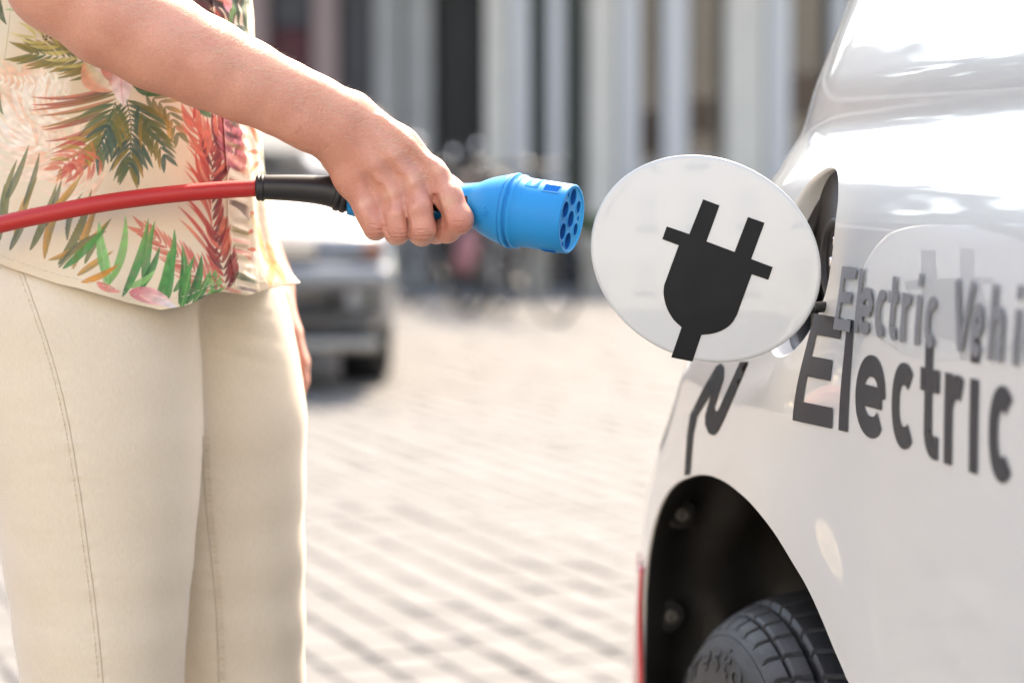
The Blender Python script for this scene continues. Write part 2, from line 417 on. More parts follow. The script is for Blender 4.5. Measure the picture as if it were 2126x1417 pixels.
def S(s, h, off=0.0):
    s = np.asarray(s, float); h = np.asarray(h, float); w_ = wfun(s, h)+off
    x = P0.x+D.x*s+N.x*w_; y = P0.y+D.y*s+N.y*w_
    return np.stack([x, y, h+0*x], -1)
def Snorm(s, h):
    e = .0015; a = S(s+e, h)-S(s-e, h); b = S(s, h+e)-S(s, h-e); n = np.cross(b, a); n /= np.linalg.norm(n, axis=-1, keepdims=True)
    return np.where((n @ np.array(N))[..., None] < 0, -n, n)
# provisional grid, used to find where a line of sight meets the flank
gs = np.arange(-1.2, .96, .01); gh = np.arange(.2, 1.5, .01); GS, GH = np.meshgrid(gs, gh, indexing='ij')
PV = S(GS.ravel(), GH.ravel()); nh = len(gh)
ii, jj = np.meshgrid(np.arange(len(gs)-1), np.arange(nh-1), indexing='ij'); b0 = (ii*nh+jj).ravel()
bvh = BVHTree.FromPolygons([tuple(v) for v in PV], [tuple(map(int, q)) for q in np.stack([b0, b0+1, b0+nh+1, b0+nh], 1)])
camv = Vector((0, 0, CAM_H))
def hit(px, py):
    loc, n, i, d_ = bvh.ray_cast(camv, ray(px, py).normalized())
    if loc is None: return None
    return ((loc-P0).dot(D), loc.z)

apx = [(1334, 1417), (1335, 1330), (1338, 1220), (1348, 1130), (1368, 1055), (1396, 1009), (1432, 989), (1467, 985), (1502, 998), (1530, 1018), (1563, 1049), (1604, 1100), (1654, 1181), (1680, 1227), (1705, 1282), (1730, 1343), (1756, 1404), (1785, 1490)]
_a = [hit(*p) for p in apx]
_a = [(_a[0][0]+.004, .20), (_a[0][0]+.006, .34)]+_a+[(_a[-1][0]-.025, .44), (_a[-1][0]-.035, .32), (_a[-1][0]-.035, .20)]
_a = _a[::-1]
arch = crom(_a, 5)
HC, HR = (.057, .887), .0745
hole = [(HC[0]+HR*math.cos(t)*(1.02), HC[1]+HR*math.sin(t)) for t in np.linspace(0, 2*math.pi, 97)[:-1]]
outer = [(-2.6, .21)]+arch[1:-1]
outer[1] = (arch[0][0], .21)
outer = [(-2.6, .21)] + [(x, max(y, .21)) for x, y in arch if y >= .21] + [(.95, .21), (.95, 1.66), (-2.6, 1.66)]
def fillline(loop, step):
    o = []
    n = len(loop)
    for i in range(n):
        a = loop[i]; b = loop[(i+1) % n]; L = math.hypot(b[0]-a[0], b[1]-a[1]); k = max(1, int(L/step))
        for q in range(k): o.append((a[0]+(b[0]-a[0])*q/k, a[1]+(b[1]-a[1])*q/k))
    return o
outer = fillline(outer, .03)
ext = []
for s_ in np.arange(-.62, .94, .0095):
    for h_ in np.arange(.22, 1.65, .0095 if True else .02):
        ext.append((s_, h_))
for s_ in np.arange(-2.58, -.63, .06):
    for h_ in np.arange(.23, 1.65, .02): ext.append((s_, h_))
ext = np.array(ext)
op = np.array(outer); hp = np.array(hole)
ins = inpoly(ext, outer) & ~inpoly(ext, hole); ext = ext[ins]
def mind(P, L):
    d_ = np.full(len(P), 9.0)
    for q in L: d_ = np.minimum(d_, np.hypot(P[:, 0]-q[0], P[:, 1]-q[1]))
    return d_
ext = ext[(mind(ext, fillline(arch, .01)[:-20]) > .005) & (mind(ext, hole) > .004)]
V2, T2, _, ov = cdt(outer, [hole], extra=[tuple(e) for e in ext])
van = empty('electric_van', (0.95, 0.8, 0), 'white electric van with open round charging flap and grey lettering on its flank', 'van')
body = mesh('body', S(V2[:, 0], V2[:, 1]), T2[:, ::-1], M['paint'], van)
nn = Snorm(V2[:, 0], V2[:, 1])
body.data.normals_split_custom_set_from_vertices([tuple(v) for v in nn])
# turned-in flange along the arch and round the charging opening
def flange(loop, closed, depth, prof, name, m, sgn):
    P = np.array(loop); n = len(P); pv = S(P[:, 0], P[:, 1]); V = []; F = []
    if closed: tg = np.roll(P, -1, 0)-np.roll(P, 1, 0)
    else: tg = np.gradient(P, axis=0)
    tg /= np.linalg.norm(tg, axis=1, keepdims=True); nr = np.stack([-tg[:, 1], tg[:, 0]], 1)*sgn   # towards the opening
    for (g_, d_) in prof:
        q = P+nr*g_; w_ = wfun(P[:, 0], P[:, 1])-d_
        x = P0.x+D.x*q[:, 0]+N.x*w_; y = P0.y+D.y*q[:, 0]+N.y*w_
        V += list(zip(x, y, q[:, 1]))
    m_ = len(prof)
    for i in range(m_-1):
        for k in range(n if closed else n-1):
            k2 = (k+1) % n; F.append((i*n+k, i*n+k2, (i+1)*n+k2, (i+1)*n+k))
    return mesh(name, V, F, m, van)
arch2 = [a for a in arch if a[1] >= .21]
cenA = np.array((.15, .35)); 
flange(arch2, False, .03, [(0, 0), (.0005, .0006), (.0007, .0016), (.0004, .0026)], 'arch_flange', M['paint'], -1)
flange(hole, True, .02, [(0, 0), (.0014, .0005), (.0026, .002), (.003, .005), (.0042, .017)], 'recess_rim', M['paint'], 1)
# charging recess: seal, bowl, socket
def loc(s, h, w_): return Vector((P0.x+D.x*s+N.x*w_, P0.y+D.y*s+N.y*w_, h))
cw = float(wfun(HC[0], HC[1])); c0 = loc(HC[0], HC[1], cw)
nrm = Vector(Snorm(np.array(HC[0]), np.array(HC[1])))
prof = [(-.010, .0722), (-.012, .066), (-.0165, .0635), (-.021, .066), (-.024, .0715)]
bowl = flange(hole, True, 0, [(.0042, .016), (.010, .017), (.0115, .022), (.010, .033)], 'seal', M['seal'], 1)
mesh('recess_bowl', *lathe(c0-N*0, -N, [(.028, .0725), (.034, .070), (.045, .062), (.048, .05), (.048, .002)], 48), M['recess'], van)
sk = mesh('charge_socket', *lathe(c0-N*.0, -N, [(.047, .037), (.026, .036), (.024, .034), (.024, .031), (.036, .0305), (.036, .002)], 40), M['black'], van)
for a_ in range(7):
    t = a_*math.pi*2/6; rr = 0 if a_ == 6 else .019
    q = c0+D*(rr*math.cos(t))+Vector((0, 0, rr*math.sin(t)))
    mesh('socket_pin', *lathe(q, -N, [(.036, .0045), (.028, .0045), (.027, .003)], 12), M['chrome'], sk)
mesh('latch', *box(loc(HC[0]+.052, HC[1]-.02, cw-.024), (.014, .02, .03)), M['chrome'], van)

# far parts of the shell: tail, roof, other flank
sE = np.full(60, .95); hE = np.linspace(.21, 1.66, 60); ed = S(sE, hE)
V = []; F = []
wid = 1.62
for p, h_ in zip(ed, hE):
    off = float(wfun(np.array(.95), np.array(h_)))
    for k in range(13):
        t = k/12; far_ = Vector(p)+(-N)*(wid+2*off)*t + D*(.10*math.sin(math.pi*t)**.5)
        V.append(tuple(far_))
for i in range(59):
    for k in range(12): F.append((i*13+k, i*13+k+1, (i+1)*13+k+1, (i+1)*13+k))
mesh('tailgate', V, F, M['paint'], van)
sR = np.linspace(-2.6, .95, 60); V = []; F = []
top = S(sR, np.full(60, 1.66))
for p, s_ in zip(top, sR):
    off = float(wfun(np.array(s_), np.array(1.66)))
    for k in range(13):
        t = k/12; q = Vector(p)+(-N)*(wid+2*off)*t; q.z += .09*math.sin(math.pi*t)**.7; V.append(tuple(q))
for i in range(59):
    for k in range(12): F.append((i*13+k, i*13+k+1, (i+1)*13+k+1, (i+1)*13+k))
mesh('roof', V, F, M['paint'], van)
ss = np.linspace(-2.6, .95, 40); hs = np.linspace(.21, 1.66, 40); V = []; F = []
for s_ in ss:
    for h_ in hs:
        w_ = float(wfun(np.array(s_), np.array(h_))); V.append(tuple(loc(s_, h_, -wid-w_)))
for i in range(39):
    for j in range(39): F.append((i*40+j, i*40+j+1, (i+1)*40+j+1, (i+1)*40+j))
mesh('far_flank', V, F, M['paint'], van)
mesh('underbody', *box(loc(-.85, .27, -.83), (1.5, 3.4, .10), Matrix.Rotation(math.radians(9), 3, 'Z')), M['liner'], van, smooth=False)
mesh('bumper_skin', *box(loc(.80, .30, -.85), (1.2, .12, .20), Matrix.Rotation(math.radians(9), 3, 'Z')), M['liner'], van, smooth=False)

# wheel well liner: a pressed plastic arch running inwards, with ribs and a back wall
A = np.array([a for a in arch if a[1] >= .20]); nA = len(A); V = []; F = []
w0 = wfun(A[:, 0], A[:, 1]); depths = np.concatenate([[.002, .01], np.linspace(.03, .42, 40)])
tg = np.gradient(A, axis=0); tg /= np.linalg.norm(tg, axis=1, keepdims=True); nr = np.stack([tg[:, 1], -tg[:, 0]], 1)
for d_ in depths:
    grow = .0+.03*sstep(.002, .05, d_)
    ribs = .008*np.sin(A[:, 1]*48)*sstep(.06, .10, d_)+.006*np.sin(d_*60)*sstep(.3, .5, A[:, 1])*sstep(.05, .1, d_)
    # two deep pressed pockets where the screws sit
    pk = 0
    q = A-nr*(grow+ribs+pk)[:, None]; w_ = w0-d_
    V += [tuple(loc(a[0], a[1], b)) for a, b in zip(q, w_)]
for i in range(len(depths)-1):
    for k in range(nA-1): F.append((i*nA+k, i*nA+k+1, (i+1)*nA+k+1, (i+1)*nA+k))
last = (len(depths)-1)*nA; V.append(tuple(loc(.15, .35, -.42))); F += [(last+k, last+k+1, len(V)-1) for k in range(nA-1)]
liner = mesh('wheel_well_liner', V, F, M['liner'], van)
# ray target for screws
lb = BVHTree.FromPolygons([tuple(v) for v in V], F)
for (px, py) in [(1414, 1062), (1391, 1276)]:
    l_, n_, i_, d_ = lb.ray_cast(camv, ray(px, py).normalized())
    if l_ is None: continue
    if n_.dot(ray(px, py)) > 0: n_ = -n_
    n_ = (n_+Vector((0, -1, 0))*1.6).normalized()
    l_ = l_ + n_*.004
    mesh('screw_pocket', *lathe(l_, n_, [(-.01, .017), (.0, .016), (.002, .013), (.001, .010)], 20), M['liner'], van)
    mesh('screw_head', *lathe(l_, n_, [(0, .0075), (.003, .0072), (.0045, .005), (.005, .003), (.003, .0025), (.003, .0005)], 20), M['screw'], van)

# tail lamp low on the rear corner
tl = []; _l0 = hit(1337, 1260)[0]; _l1 = hit(1343, 1185)[1]
for h_ in np.linspace(.36, _l1, 24):
    for d_ in np.linspace(0, 1, 8):
        tl.append((_l0+.004+d_*.10, h_))
tl = np.array(tl); pv = S(tl[:, 0], tl[:, 1], .0012); F = []
bulge = np.sin(np.linspace(0, math.pi, 8))
pv += np.array(N)*(np.tile(bulge, 24)*.0015)[:, None]
for i in range(23):
    for j in range(7): F.append((i*8+j, i*8+j+1, (i+1)*8+j+1, (i+1)*8+j))
rl = mesh('tail_lamp', pv, F, M['redlamp'], van); so = rl.modifiers.new('thick', 'SOLIDIFY'); so.thickness = .002; so.offset = -1

# ------------------------------------------------------------------ rear wheel
ax = loc(.222, .293, .019); axd = -N            # outer sidewall plane; inwards is axd
R0, WT = .303, .20
na, nw = 1300, 84
th = np.linspace(0, 2*np.pi, na, endpoint=False)
prof = []
# u = distance inwards, r = radius : sidewall, shoulder, tread, inner shoulder
sw = crom([(.016, .178), (.004, .196), (.000, .222), (.003, .246), (.010, .262), (.0165, .271)], 4)
tr_u = np.linspace(.0185, .196, 110); tr_r = R0-.000-.030*(np.abs((tr_u-.105)/.0885)**2.6)
prof = [(u, r, 0) for u, r in sw]+[(u, r, 1) for u, r in zip(tr_u, tr_r)]+[(.205, .255, 0), (.207, .22, 0), (.19, .178, 0)]
pu = np.array([p[0] for p in prof]); pr = np.array([p[1] for p in prof]); pt = np.array([p[2] for p in prof])
U, TH = np.meshgrid(pu, th, indexing='ij'); R_ = np.repeat(pr[:, None], na, 1)
Q = np.zeros_like(R_)
for gu, gw in ((.048, .0012), (.158, .0040)): Q = np.maximum(Q, 1-sstep(gw, gw+.0016, np.abs(U-gu)))
Q = np.maximum(Q, .5*(1-sstep(.0006, .0014, np.abs(U-.030))))
pit = 2*np.pi/54
swp = (U-.02)*1.0
ph = ((TH+.10*np.tanh((U-.018)/.045)+.4*(U-.018)) % pit)/pit
lat = (1-sstep(.040, .075, np.abs(ph-.5)))
Q = np.maximum(Q, lat*(U > .018)*(U < .150))
ph2 = ((TH+.4) % pit)/pit; Q = np.maximum(Q, (1-sstep(.05, .085, np.abs(ph2-.5)))*(U > .162)*(U < .195))
Q *= pt[:, None]
R_ = R_ - Q*.0072
# moulded ring lines on the sidewall
R_ = R_
U = U - .0009*(np.abs(R_-.256) < .0015) - .0009*(np.abs(R_-.206) < .0015)
e1 = Vector((0, 0, 1)); e2 = D
X = ax.x+axd.x*U+e2.x*R_*np.sin(TH); Yy = ax.y+axd.y*U+e2.y*R_*np.sin(TH); Z = ax.z+R_*np.cos(TH)
V = np.stack([X.ravel(), Yy.ravel(), Z.ravel()], 1); npf = len(prof)
i_, j_ = np.meshgrid(np.arange(npf-1), np.arange(na), indexing='ij'); b0 = (i_*na+j_).ravel(); b1 = (i_*na+(j_+1) % na).ravel()
wheel = mesh('wheel', *lathe(ax, axd, [(.045, .003), (.02, .03), (.028, .05), (.05, .12), (.045, .165), (.012, .178), (.010, .186), (.03, .186), (.1, .17), (.18, .178)], 60), M['steel'], van)
tyre = mesh('tyre', V, np.stack([b0, b1, b1+na, b0+na], 1), M['rubber'], wheel)
# raised name on the sidewall, written round the tyre
def stroke_poly(pts, wd, closed=False):
    """a pen line of width wd as a quad strip in 2D, flat ends"""
    P = np.array(pts, float); n = len(P)
    if closed: tg = np.roll(P, -1, 0)-np.roll(P, 1, 0)
    else: tg = np.gradient(P, axis=0)
    tg /= np.linalg.norm(tg, axis=1, keepdims=True); nr = np.stack([-tg[:, 1], tg[:, 0]], 1)
    V = np.concatenate([P+nr*wd/2, P-nr*wd/2]); F = []
    for k in range(n if closed else n-1):
        k2 = (k+1) % n; F.append((k, k2, n+k2, n+k))
    return V, F
def arc(cx, cy, rx, ry, a0, a1, n=18, pw=1.0):
    t = np.radians(np.linspace(a0, a1, n)); c, s = np.cos(t), np.sin(t)
    return [(cx+rx*np.sign(a)*abs(a)**pw, cy+ry*np.sign(b)*abs(b)**pw) for a, b in zip(c, s)]
def glyph(ch, w):
    """strokes in a box 0..1 wide, x-height 1, cap height 1.38; w = pen widths (x, y) in box units"""
    wx, wy = w; a = wx/2; b = wy/2; CH = 1.38
    if ch == 'E': return [([(a, 0), (a, CH)], 'x'), ([(wx, CH-b), (1, CH-b)], 'y'), ([(wx, CH*.52), (.86, CH*.52)], 'y'), ([(wx, b), (1, b)], 'y')]
    if ch == 'l': return [([(.5, 0), (.5, CH)], 'x')]
    if ch == 'i': return [([(.5, 0), (.5, 1)], 'x'), ([(.5, 1.17), (.5, 1.17+wy)], 'x')]
    if ch == 'e': return [(arc(.5, .5, .5-a, .5-b, 0, 318, 34, .88), 'r'), ([(wx, .5), (1-a*1.0, .5)], 'y')]
    if ch == 'c': return [(arc(.53, .5, .5-a, .5-b, 48, 312, 30, .88), 'r')]
    if ch == 'o': return [(arc(.5, .5, .5-a, .5-b, 0, 360, 37, .9), 'r')]
    if ch == 't': return [([(.40, 1.30), (.40, .30)]+arc(.40+.28, .30, .28, .30-b, 180, 270, 8)+[(.92, b)], 'r'), ([(0.0, 1-b), (.40-a, 1-b)], 'y'), ([(.40+a, 1-b), (.95, 1-b)], 'y')]
    if ch == 'r': return [([(a, 0), (a, 1)], 'x'), (arc(.66, .58, .66-a, .42-b, 170, 62, 12), 'r')]
    if ch == 'V': return [([(a, CH), (.5, b*.6)], 'x'), ([(1-a, CH), (.5, b*.6)], 'x')]
    if ch == 'h': return [([(a, 0), (a, CH)], 'x'), (arc(.5, .60, .5-a, .40-b, 172, 0, 16, .9)+[(1-a, 0)], 'r')]
    if ch == 'n': return [([(a, 0), (a, 1)], 'x'), (arc(.5, .60, .5-a, .40-b, 172, 0, 16, .9)+[(1-a, 0)], 'r')]
    if ch == 's': return [(arc(.5, .75-b*.3, .42-a*.5, .25-b*.6, 30, 250, 14)+arc(.5, .25+b*.3, .42-a*.5, .25-b*.6, 70, -150, 14), 'r')]
    if ch == 'F': return [([(a, 0), (a, CH)], 'x'), ([(wx, CH-b), (1, CH-b)], 'y'), ([(wx, CH*.55), (.85, CH*.55)], 'y')]
def glyph_mesh(ch, bw, xh, pen):
    """quads in metres: box width bw, x-height xh, pen width pen"""
    out_ = []
    for q, (pts, k) in enumerate(glyph(ch, (pen/bw, pen/xh))):
        P = np.array(pts, float)*np.array([bw, xh])
        L = np.hypot(*np.diff(P, axis=0).T)
        if len(P) == 2:
            m_ = max(2, int(L[0]/.006)+1); P = np.stack([np.linspace(P[0, i], P[1, i], m_) for i in (0, 1)], 1)
        V, F = stroke_poly(P, pen); out_.append((V, F, q))
    return out_
word = 'Firestone'; xh = .018; ang0 = -1.02
wd_ = {'F': .026, 'i': .010, 'r': .022, 'e': .028, 's': .026, 't': .022, 'o': .030, 'n': .027}
cur = 0; tot = sum(wd_[c]+.006 for c in word); swb = None
for ch in word:
    bw = wd_[ch]
    parts_ = []
    for V_, F_, q in glyph_mesh(ch, bw, xh, .0050):
        xx = cur+V_[:, 0]-(.026+.010+.022+.028+4*.010+.013)-.028; rr = .236+V_[:, 1]
        t_ = -xx/.246
        uu = -(.0012+.0002*q)+np.interp(rr, [.196, .222, .246, .262], [.004, 0, .003, .010])
        P_ = np.stack([ax.x+axd.x*uu+e2.x*rr*np.sin(t_), ax.y+axd.y*uu+e2.y*rr*np.sin(t_), ax.z+rr*np.cos(t_)], 1)
        parts_.append((P_, F_))
    o = mesh('raised_letter', *merge(parts_), M['rubber'], tyre, smooth=False)
    m_ = o.modifiers.new('t', 'SOLIDIFY'); m_.thickness = .0007; m_.offset = 0
    cur += bw+.010
# sidewall ring line
mesh('sidewall_ring', *tube([ax+axd*.0125+(e2*math.sin(t)+e1*math.cos(t))*.2665 for t in np.linspace(0, 2*math.pi, 121)], .0007, 6, False), M['rubber'], tyre)
mesh('sidewall_ring', *tube([ax+axd*.0005+(e2*math.sin(t)+e1*math.cos(t))*.2275 for t in np.linspace(0, 2*math.pi, 121)], .0007, 6, False), M['rubber'], tyre)
# other three wheels, plainer
for (s_, w_) in [(.17, -1.42), (-2.35, .0), (-2.35, -1.42)]:
    q = loc(s_, .30, w_-.2)
    wh = mesh('wheel', *lathe(q, N, [(0, .05), (.15, .17), (.19, .178), (.19, .003)], 32), M['steel'], van)
    mesh('tyre', *lathe(q, N, [(0, .18), (0, .27), (.03, .303), (.17, .303), (.2, .27), (.2, .18)], 48), M['rubber'], wh)

# ------------------------------------------------------------------ lettering on the flank
def place_word(name, chars, base, xh, pen, m, off, ymid):
    for ch, xa, xb in chars:
        A_ = hit(xa, ymid(xa)); B_ = hit(xb, ymid(xb))
        s0, s1 = A_[0], B_[0]; bw = s0-s1; parts_ = []; ns_ = []
        for V_, F_, q in glyph_mesh(ch, bw, xh, min(pen, bw*.98)):
            parts_.append((S(s0-V_[:, 0], base+V_[:, 1], off+.00012*q), F_[::1])); ns_.append(Snorm(s0-V_[:, 0], base+V_[:, 1]))
        o = mesh(name, *merge(parts_), m, van)
        fn_ = sum((p.normal.dot(Vector(N)) for p in o.data.polygons))
        if fn_ < 0: o.data.flip_normals()
        o.data.normals_split_custom_set_from_vertices([tuple(v) for v in np.concatenate(ns_)])
low = [('E', 1668, 1738), ('l', 1748, 1768), ('e', 1779, 1839), ('c', 1852, 1902), ('t', 1912, 1953), ('r', 1962, 2003), ('i', 2014, 2032), ('c', 2053, 2108)]
up = [('E', 1747, 1778), ('l', 1783, 1793), ('e', 1790, 1817), ('c', 1823, 1845), ('t', 1849, 1869), ('r', 1876, 1896), ('i', 1905, 1915), ('c', 1925, 1949),
      ('V', 1979, 2022), ('e', 2019, 2044), ('h', 2056, 2086), ('i', 2107, 2118), ('c', 2130, 2156), ('l', 2168, 2178), ('e', 2190, 2220)]
place_word('letter', low, .770, .0585, .0152, M['decal_grey'], .0007, lambda x: 760+(x-1700)*.36)
place_word('letter', up, .842, .0335, .0084, M['decal_light'], .0018, lambda x: 605+(x-1760)*.36)
# black cord graphic running from the flap down to the arch
def decal(name, poly, m, off, step=9, tri_in=None):
    loop = fillline(poly, step); P = np.array(loop)
    gx, gy = np.meshgrid(np.arange(P[:, 0].min(), P[:, 0].max(), step), np.arange(P[:, 1].min(), P[:, 1].max(), step))
    G = np.stack([gx.ravel(), gy.ravel()], 1); G = G[inpoly(G, loop)]
    if len(G): G = G[mind(G, loop) > step*.45]
    V_, T_, _, _ = cdt(loop, extra=[tuple(g) for g in G])
    return V_, T_
cord = [(470, 100), (378, 302), (366, 300), (364, 285), (402, 170), (404, 120), (390, 106), (372, 118), (318, 210), (264, 318), (252, 400), (241, 566), (263, 562), (276, 400), (292, 325),
        (352, 225), (326, 320), (326, 355), (340, 392), (360, 402), (378, 385), (405, 330), (504, 100)]
cord = [(1300+x/1.975, 700+y/1.975) for x, y in cord]
V_, T_ = decal('cord', cord, None, 0)
sh = [hit(x, y) for x, y in V_]
ok = [q is not None for q in sh]; sh = np.array([q if q else (0, 0) for q in sh])
T_ = [t for t in T_.tolist() if all(ok[i] for i in t)]
mesh('cord_graphic', S(sh[:, 0], sh[:, 1], .0007), T_, M['decal_black'], van)

# ------------------------------------------------------------------ charging flap with the plug sign
YF = 1.792
t_ = np.linspace(0, 2*np.pi, 121)[:-1]; ca, sa = math.cos(math.radians(25)), math.sin(math.radians(25))
ex = 244*np.cos(t_); ey = 207*np.sin(t_)
FX = 1465+ex*ca-ey*sa; FY = 536.5+ex*sa+ey*ca
fc = W(1465, 536.5, YF); fx = Vector((.985, -.16, .03)).normalized()      # the plate is turned a little to the square
fz = Vector((0.0, .055, 1)).normalized(); fz = (fz-fx*fz.dot(fx)).normalized(); fn = fz.cross(fx).normalized()
if fn.y > 0: fn = -fn
def onplate(px, py, off=0.0):
    r = ray(px, py); k = (fc-camv).dot(fn)/r.dot(fn); p = camv+r*k
    q = p-fc; rr = min(1, q.length/.082)
    return p+fn*(off+.0045*(1-rr*rr))
V = []; F = []; n = 120
rings = [(1.0, -.0040), (1.006, -.0022), (1.004, -.0006), (.996, 0.0), (.97, 0), (.9, 0), (.75, 0), (.55, 0), (.35, 0), (.15, 0)]
for k, o_ in rings:
    for x, y in zip(FX, FY): V.append(onplate(1465+(x-1465)*k, 536.5+(y-536.5)*k, o_))
V.append(onplate(1465, 536.5))
for i in range(len(rings)-1):
    for k in range(n): F.append((i*n+k, i*n+(k+1) % n, (i+1)*n+(k+1) % n, (i+1)*n+k))
F += [((len(rings)-1)*n+k, (len(rings)-1)*n+(k+1) % n, len(V)-1) for k in range(n)]
flap = mesh('charging_flap', V, F, M['paint'], van)
Vb = []; Fb = []
for k, o_ in [(1.0, -.0040), (.985, -.0042), (.975, -.0022), (.5, -.0022), (.1, -.0022)]:
    for x, y in zip(FX, FY): Vb.append(onplate(1465+(x-1465)*k, 536.5+(y-536.5)*k, o_))
Vb.append(onplate(1465, 536.5, -.0022))
for i in range(4):
    for k in range(n): Fb.append((i*n+k, (i+1)*n+k, (i+1)*n+(k+1) % n, i*n+(k+1) % n))
Fb += [(4*n+(k+1) % n, 4*n+k, len(Vb)-1) for k in range(n)]
mesh('flap_back', Vb, Fb, M['flap_back'], flap)
sym = [(710, 365), (803, 400), (730, 603), (888, 662), (963, 465), (1057, 498), (982, 702), (1103, 748), (1078, 820), (985, 788), (900, 1020)]
sym += crom([(900, 1020), (868, 1068), (820, 1103), (762, 1123), (700, 1130)], 4)[1:]
sym += [(648, 1281), (528, 1257), (588, 1087)] + crom([(588, 1087), (540, 1040), (503, 972), (487, 900), (490, 850)], 4)[1:]
sym += [(573, 625), (480, 590), (505, 518), (633, 562)]
sym = [(1200+x/2.724, 280+y/2.724) for x, y in sym]
V_, T_ = decal('sym', sym, None, 0, 12)
mesh('plug_sign', [onplate(x, y, .0004) for x, y in V_], T_, M['decal_black'], flap)
# hinge arm between plate and opening
hp0 = onplate(1676, 640, -.013); hp1 = loc(-.010, .858, cw-.030)
mesh('hinge_arm', *tube(bez([hp0+Vector((-.03, .002, 0)), hp0, hp0+Vector((.006, .014, 0)), hp1], 6), .0042, 10), M['seal'], van)
mesh('hinge_spring', *tube([hp1+Vector((0, 0, -.02)), hp1+Vector((0, 0, .02))], .004, 10), M['chrome'], van)
# ================================================================== PERSON
person = empty('person', (-0.32, 2.0, 0), 'person in tropical print blouse and beige trousers holding the blue charging plug', 'person')

# ---- signed distance field helper: smooth unions of tapered capsules, meshed by surface nets
class Field:
    def __init__(s, lo, hi, vox):
        s.lo = np.array(lo, float); s.vox = vox; s.n = np.ceil((np.array(hi)-s.lo)/vox).astype(int)+1
        s.d = np.full(s.n, .05, np.float32)
        s.ax = [s.lo[i]+np.arange(s.n[i])*vox for i in range(3)]
    def sub(s, lo, hi):
        a = np.maximum(0, np.floor((lo-s.lo)/s.vox).astype(int)); b = np.minimum(s.n, np.ceil((hi-s.lo)/s.vox).astype(int)+1)
        if (a >= b).any(): return None
        return tuple(slice(a[i], b[i]) for i in range(3))
    def grid(s, sl_):
        return np.meshgrid(s.ax[0][sl_[0]], s.ax[1][sl_[1]], s.ax[2][sl_[2]], indexing='ij', sparse=True)
    def cone(s, a, b, ra, rb, k=.004, into=None, mode='u'):
        a = np.array(a, float); b = np.array(b, float); mg = max(ra, rb)+max(k*2, .006)
        sl_ = s.sub(np.minimum(a, b)-mg, np.maximum(a, b)+mg)
        if sl_ is None: return
        x, y, z = s.grid(sl_); d = b-a; L2 = float(d@d)+1e-12
        t = np.clip(((x-a[0])*d[0]+(y-a[1])*d[1]+(z-a[2])*d[2])/L2, 0, 1)
        v = np.sqrt((x-a[0]-t*d[0])**2+(y-a[1]-t*d[1])**2+(z-a[2]-t*d[2])**2)-(ra+(rb-ra)*t)
        F = (into if into is not None else s.d); o = F[sl_]
        if mode == 'u':
            h = np.clip(k-np.abs(o-v), 0, None)/k; F[sl_] = np.minimum(o, v)-h*h*k*.25
        else:                                        # carve
            v = -v; h = np.clip(k-np.abs(o-v), 0, None)/k; F[sl_] = np.maximum(o, v)+h*h*k*.25
    def chain(s, pts, rad, k=.004, into=None):
        for i in range(len(pts)-1): s.cone(pts[i], pts[i+1], rad[i], rad[i+1], k, into)
    def merge(s, other, k):
        h = np.clip(k-np.abs(s.d-other), 0, None)/k; s.d = np.minimum(s.d, other)-h*h*k*.25
    def nets(s):
        d = s.d; sg = d < 0; nx, ny, nz = d.shape
        acc = np.zeros((nx-1, ny-1, nz-1, 3), np.float32); cnt = np.zeros((nx-1, ny-1, nz-1), np.float32)
        for axn in range(3):
            A_ = [slice(None)]*3; B_ = [slice(None)]*3; A_[axn] = slice(0, -1); B_[axn] = slice(1, None)
            a = d[tuple(A_)]; b = d[tuple(B_)]; cr = sg[tuple(A_)] != sg[tuple(B_)]
            I = np.argwhere(cr); av = a[cr]; bv = b[cr]; t = av/(av-bv)
            pos = I.astype(np.float32); pos[:, axn] += t
            o1, o2 = [q for q in range(3) if q != axn]
            for u in (0, 1):
                for v in (0, 1):
                    J = I.copy(); J[:, o1] -= u; J[:, o2] -= v
                    ok_ = (J >= 0).all(1) & (J[:, 0] < nx-1) & (J[:, 1] < ny-1) & (J[:, 2] < nz-1)
                    J = J[ok_]; np.add.at(acc, (J[:, 0], J[:, 1], J[:, 2]), pos[ok_]); np.add.at(cnt, (J[:, 0], J[:, 1], J[:, 2]), 1)
        act = cnt > 0; idx = np.full(act.shape, -1, np.int64); idx[act] = np.arange(act.sum())
        V = acc[act]/cnt[act][:, None]*s.vox+s.lo; F = []
        for axn in range(3):
            A_ = [slice(None)]*3; B_ = [slice(None)]*3; A_[axn] = slice(0, -1); B_[axn] = slice(1, None)
            o1, o2 = [q for q in range(3) if q != axn]
            cr = sg[tuple(A_)] != sg[tuple(B_)]; I = np.argwhere(cr); flip = sg[tuple(A_)][cr]
            ok_ = (I[:, o1] > 0) & (I[:, o2] > 0) & (I[:, o1] < s.n[o1]-1) & (I[:, o2] < s.n[o2]-1); I = I[ok_]; flip = flip[ok_]
            Q = []
            for u, v in ((1, 1), (0, 1), (0, 0), (1, 0)):
                J = I.copy(); J[:, o1] -= u; J[:, o2] -= v; Q.append(idx[J[:, 0], J[:, 1], J[:, 2]])
            Q = np.stack(Q, 1); fl = flip if axn != 1 else ~flip
            Q = np.where(fl[:, None], Q, Q[:, ::-1]); F.append(Q)
        return V, np.concatenate(F)

def P3(px, py, Y): return np.array(W(px, py, Y))
mm = .001
# ---------------- right arm and hand (near the camera), 1.1 mm field
f = Field(np.minimum(P3(-260, 520, 1.76), P3(-260, 520, 1.95))-[0, 0, .004], np.maximum(P3(1000, -330, 1.76), P3(1000, -330, 1.95)), .0012)
HY = 1.858
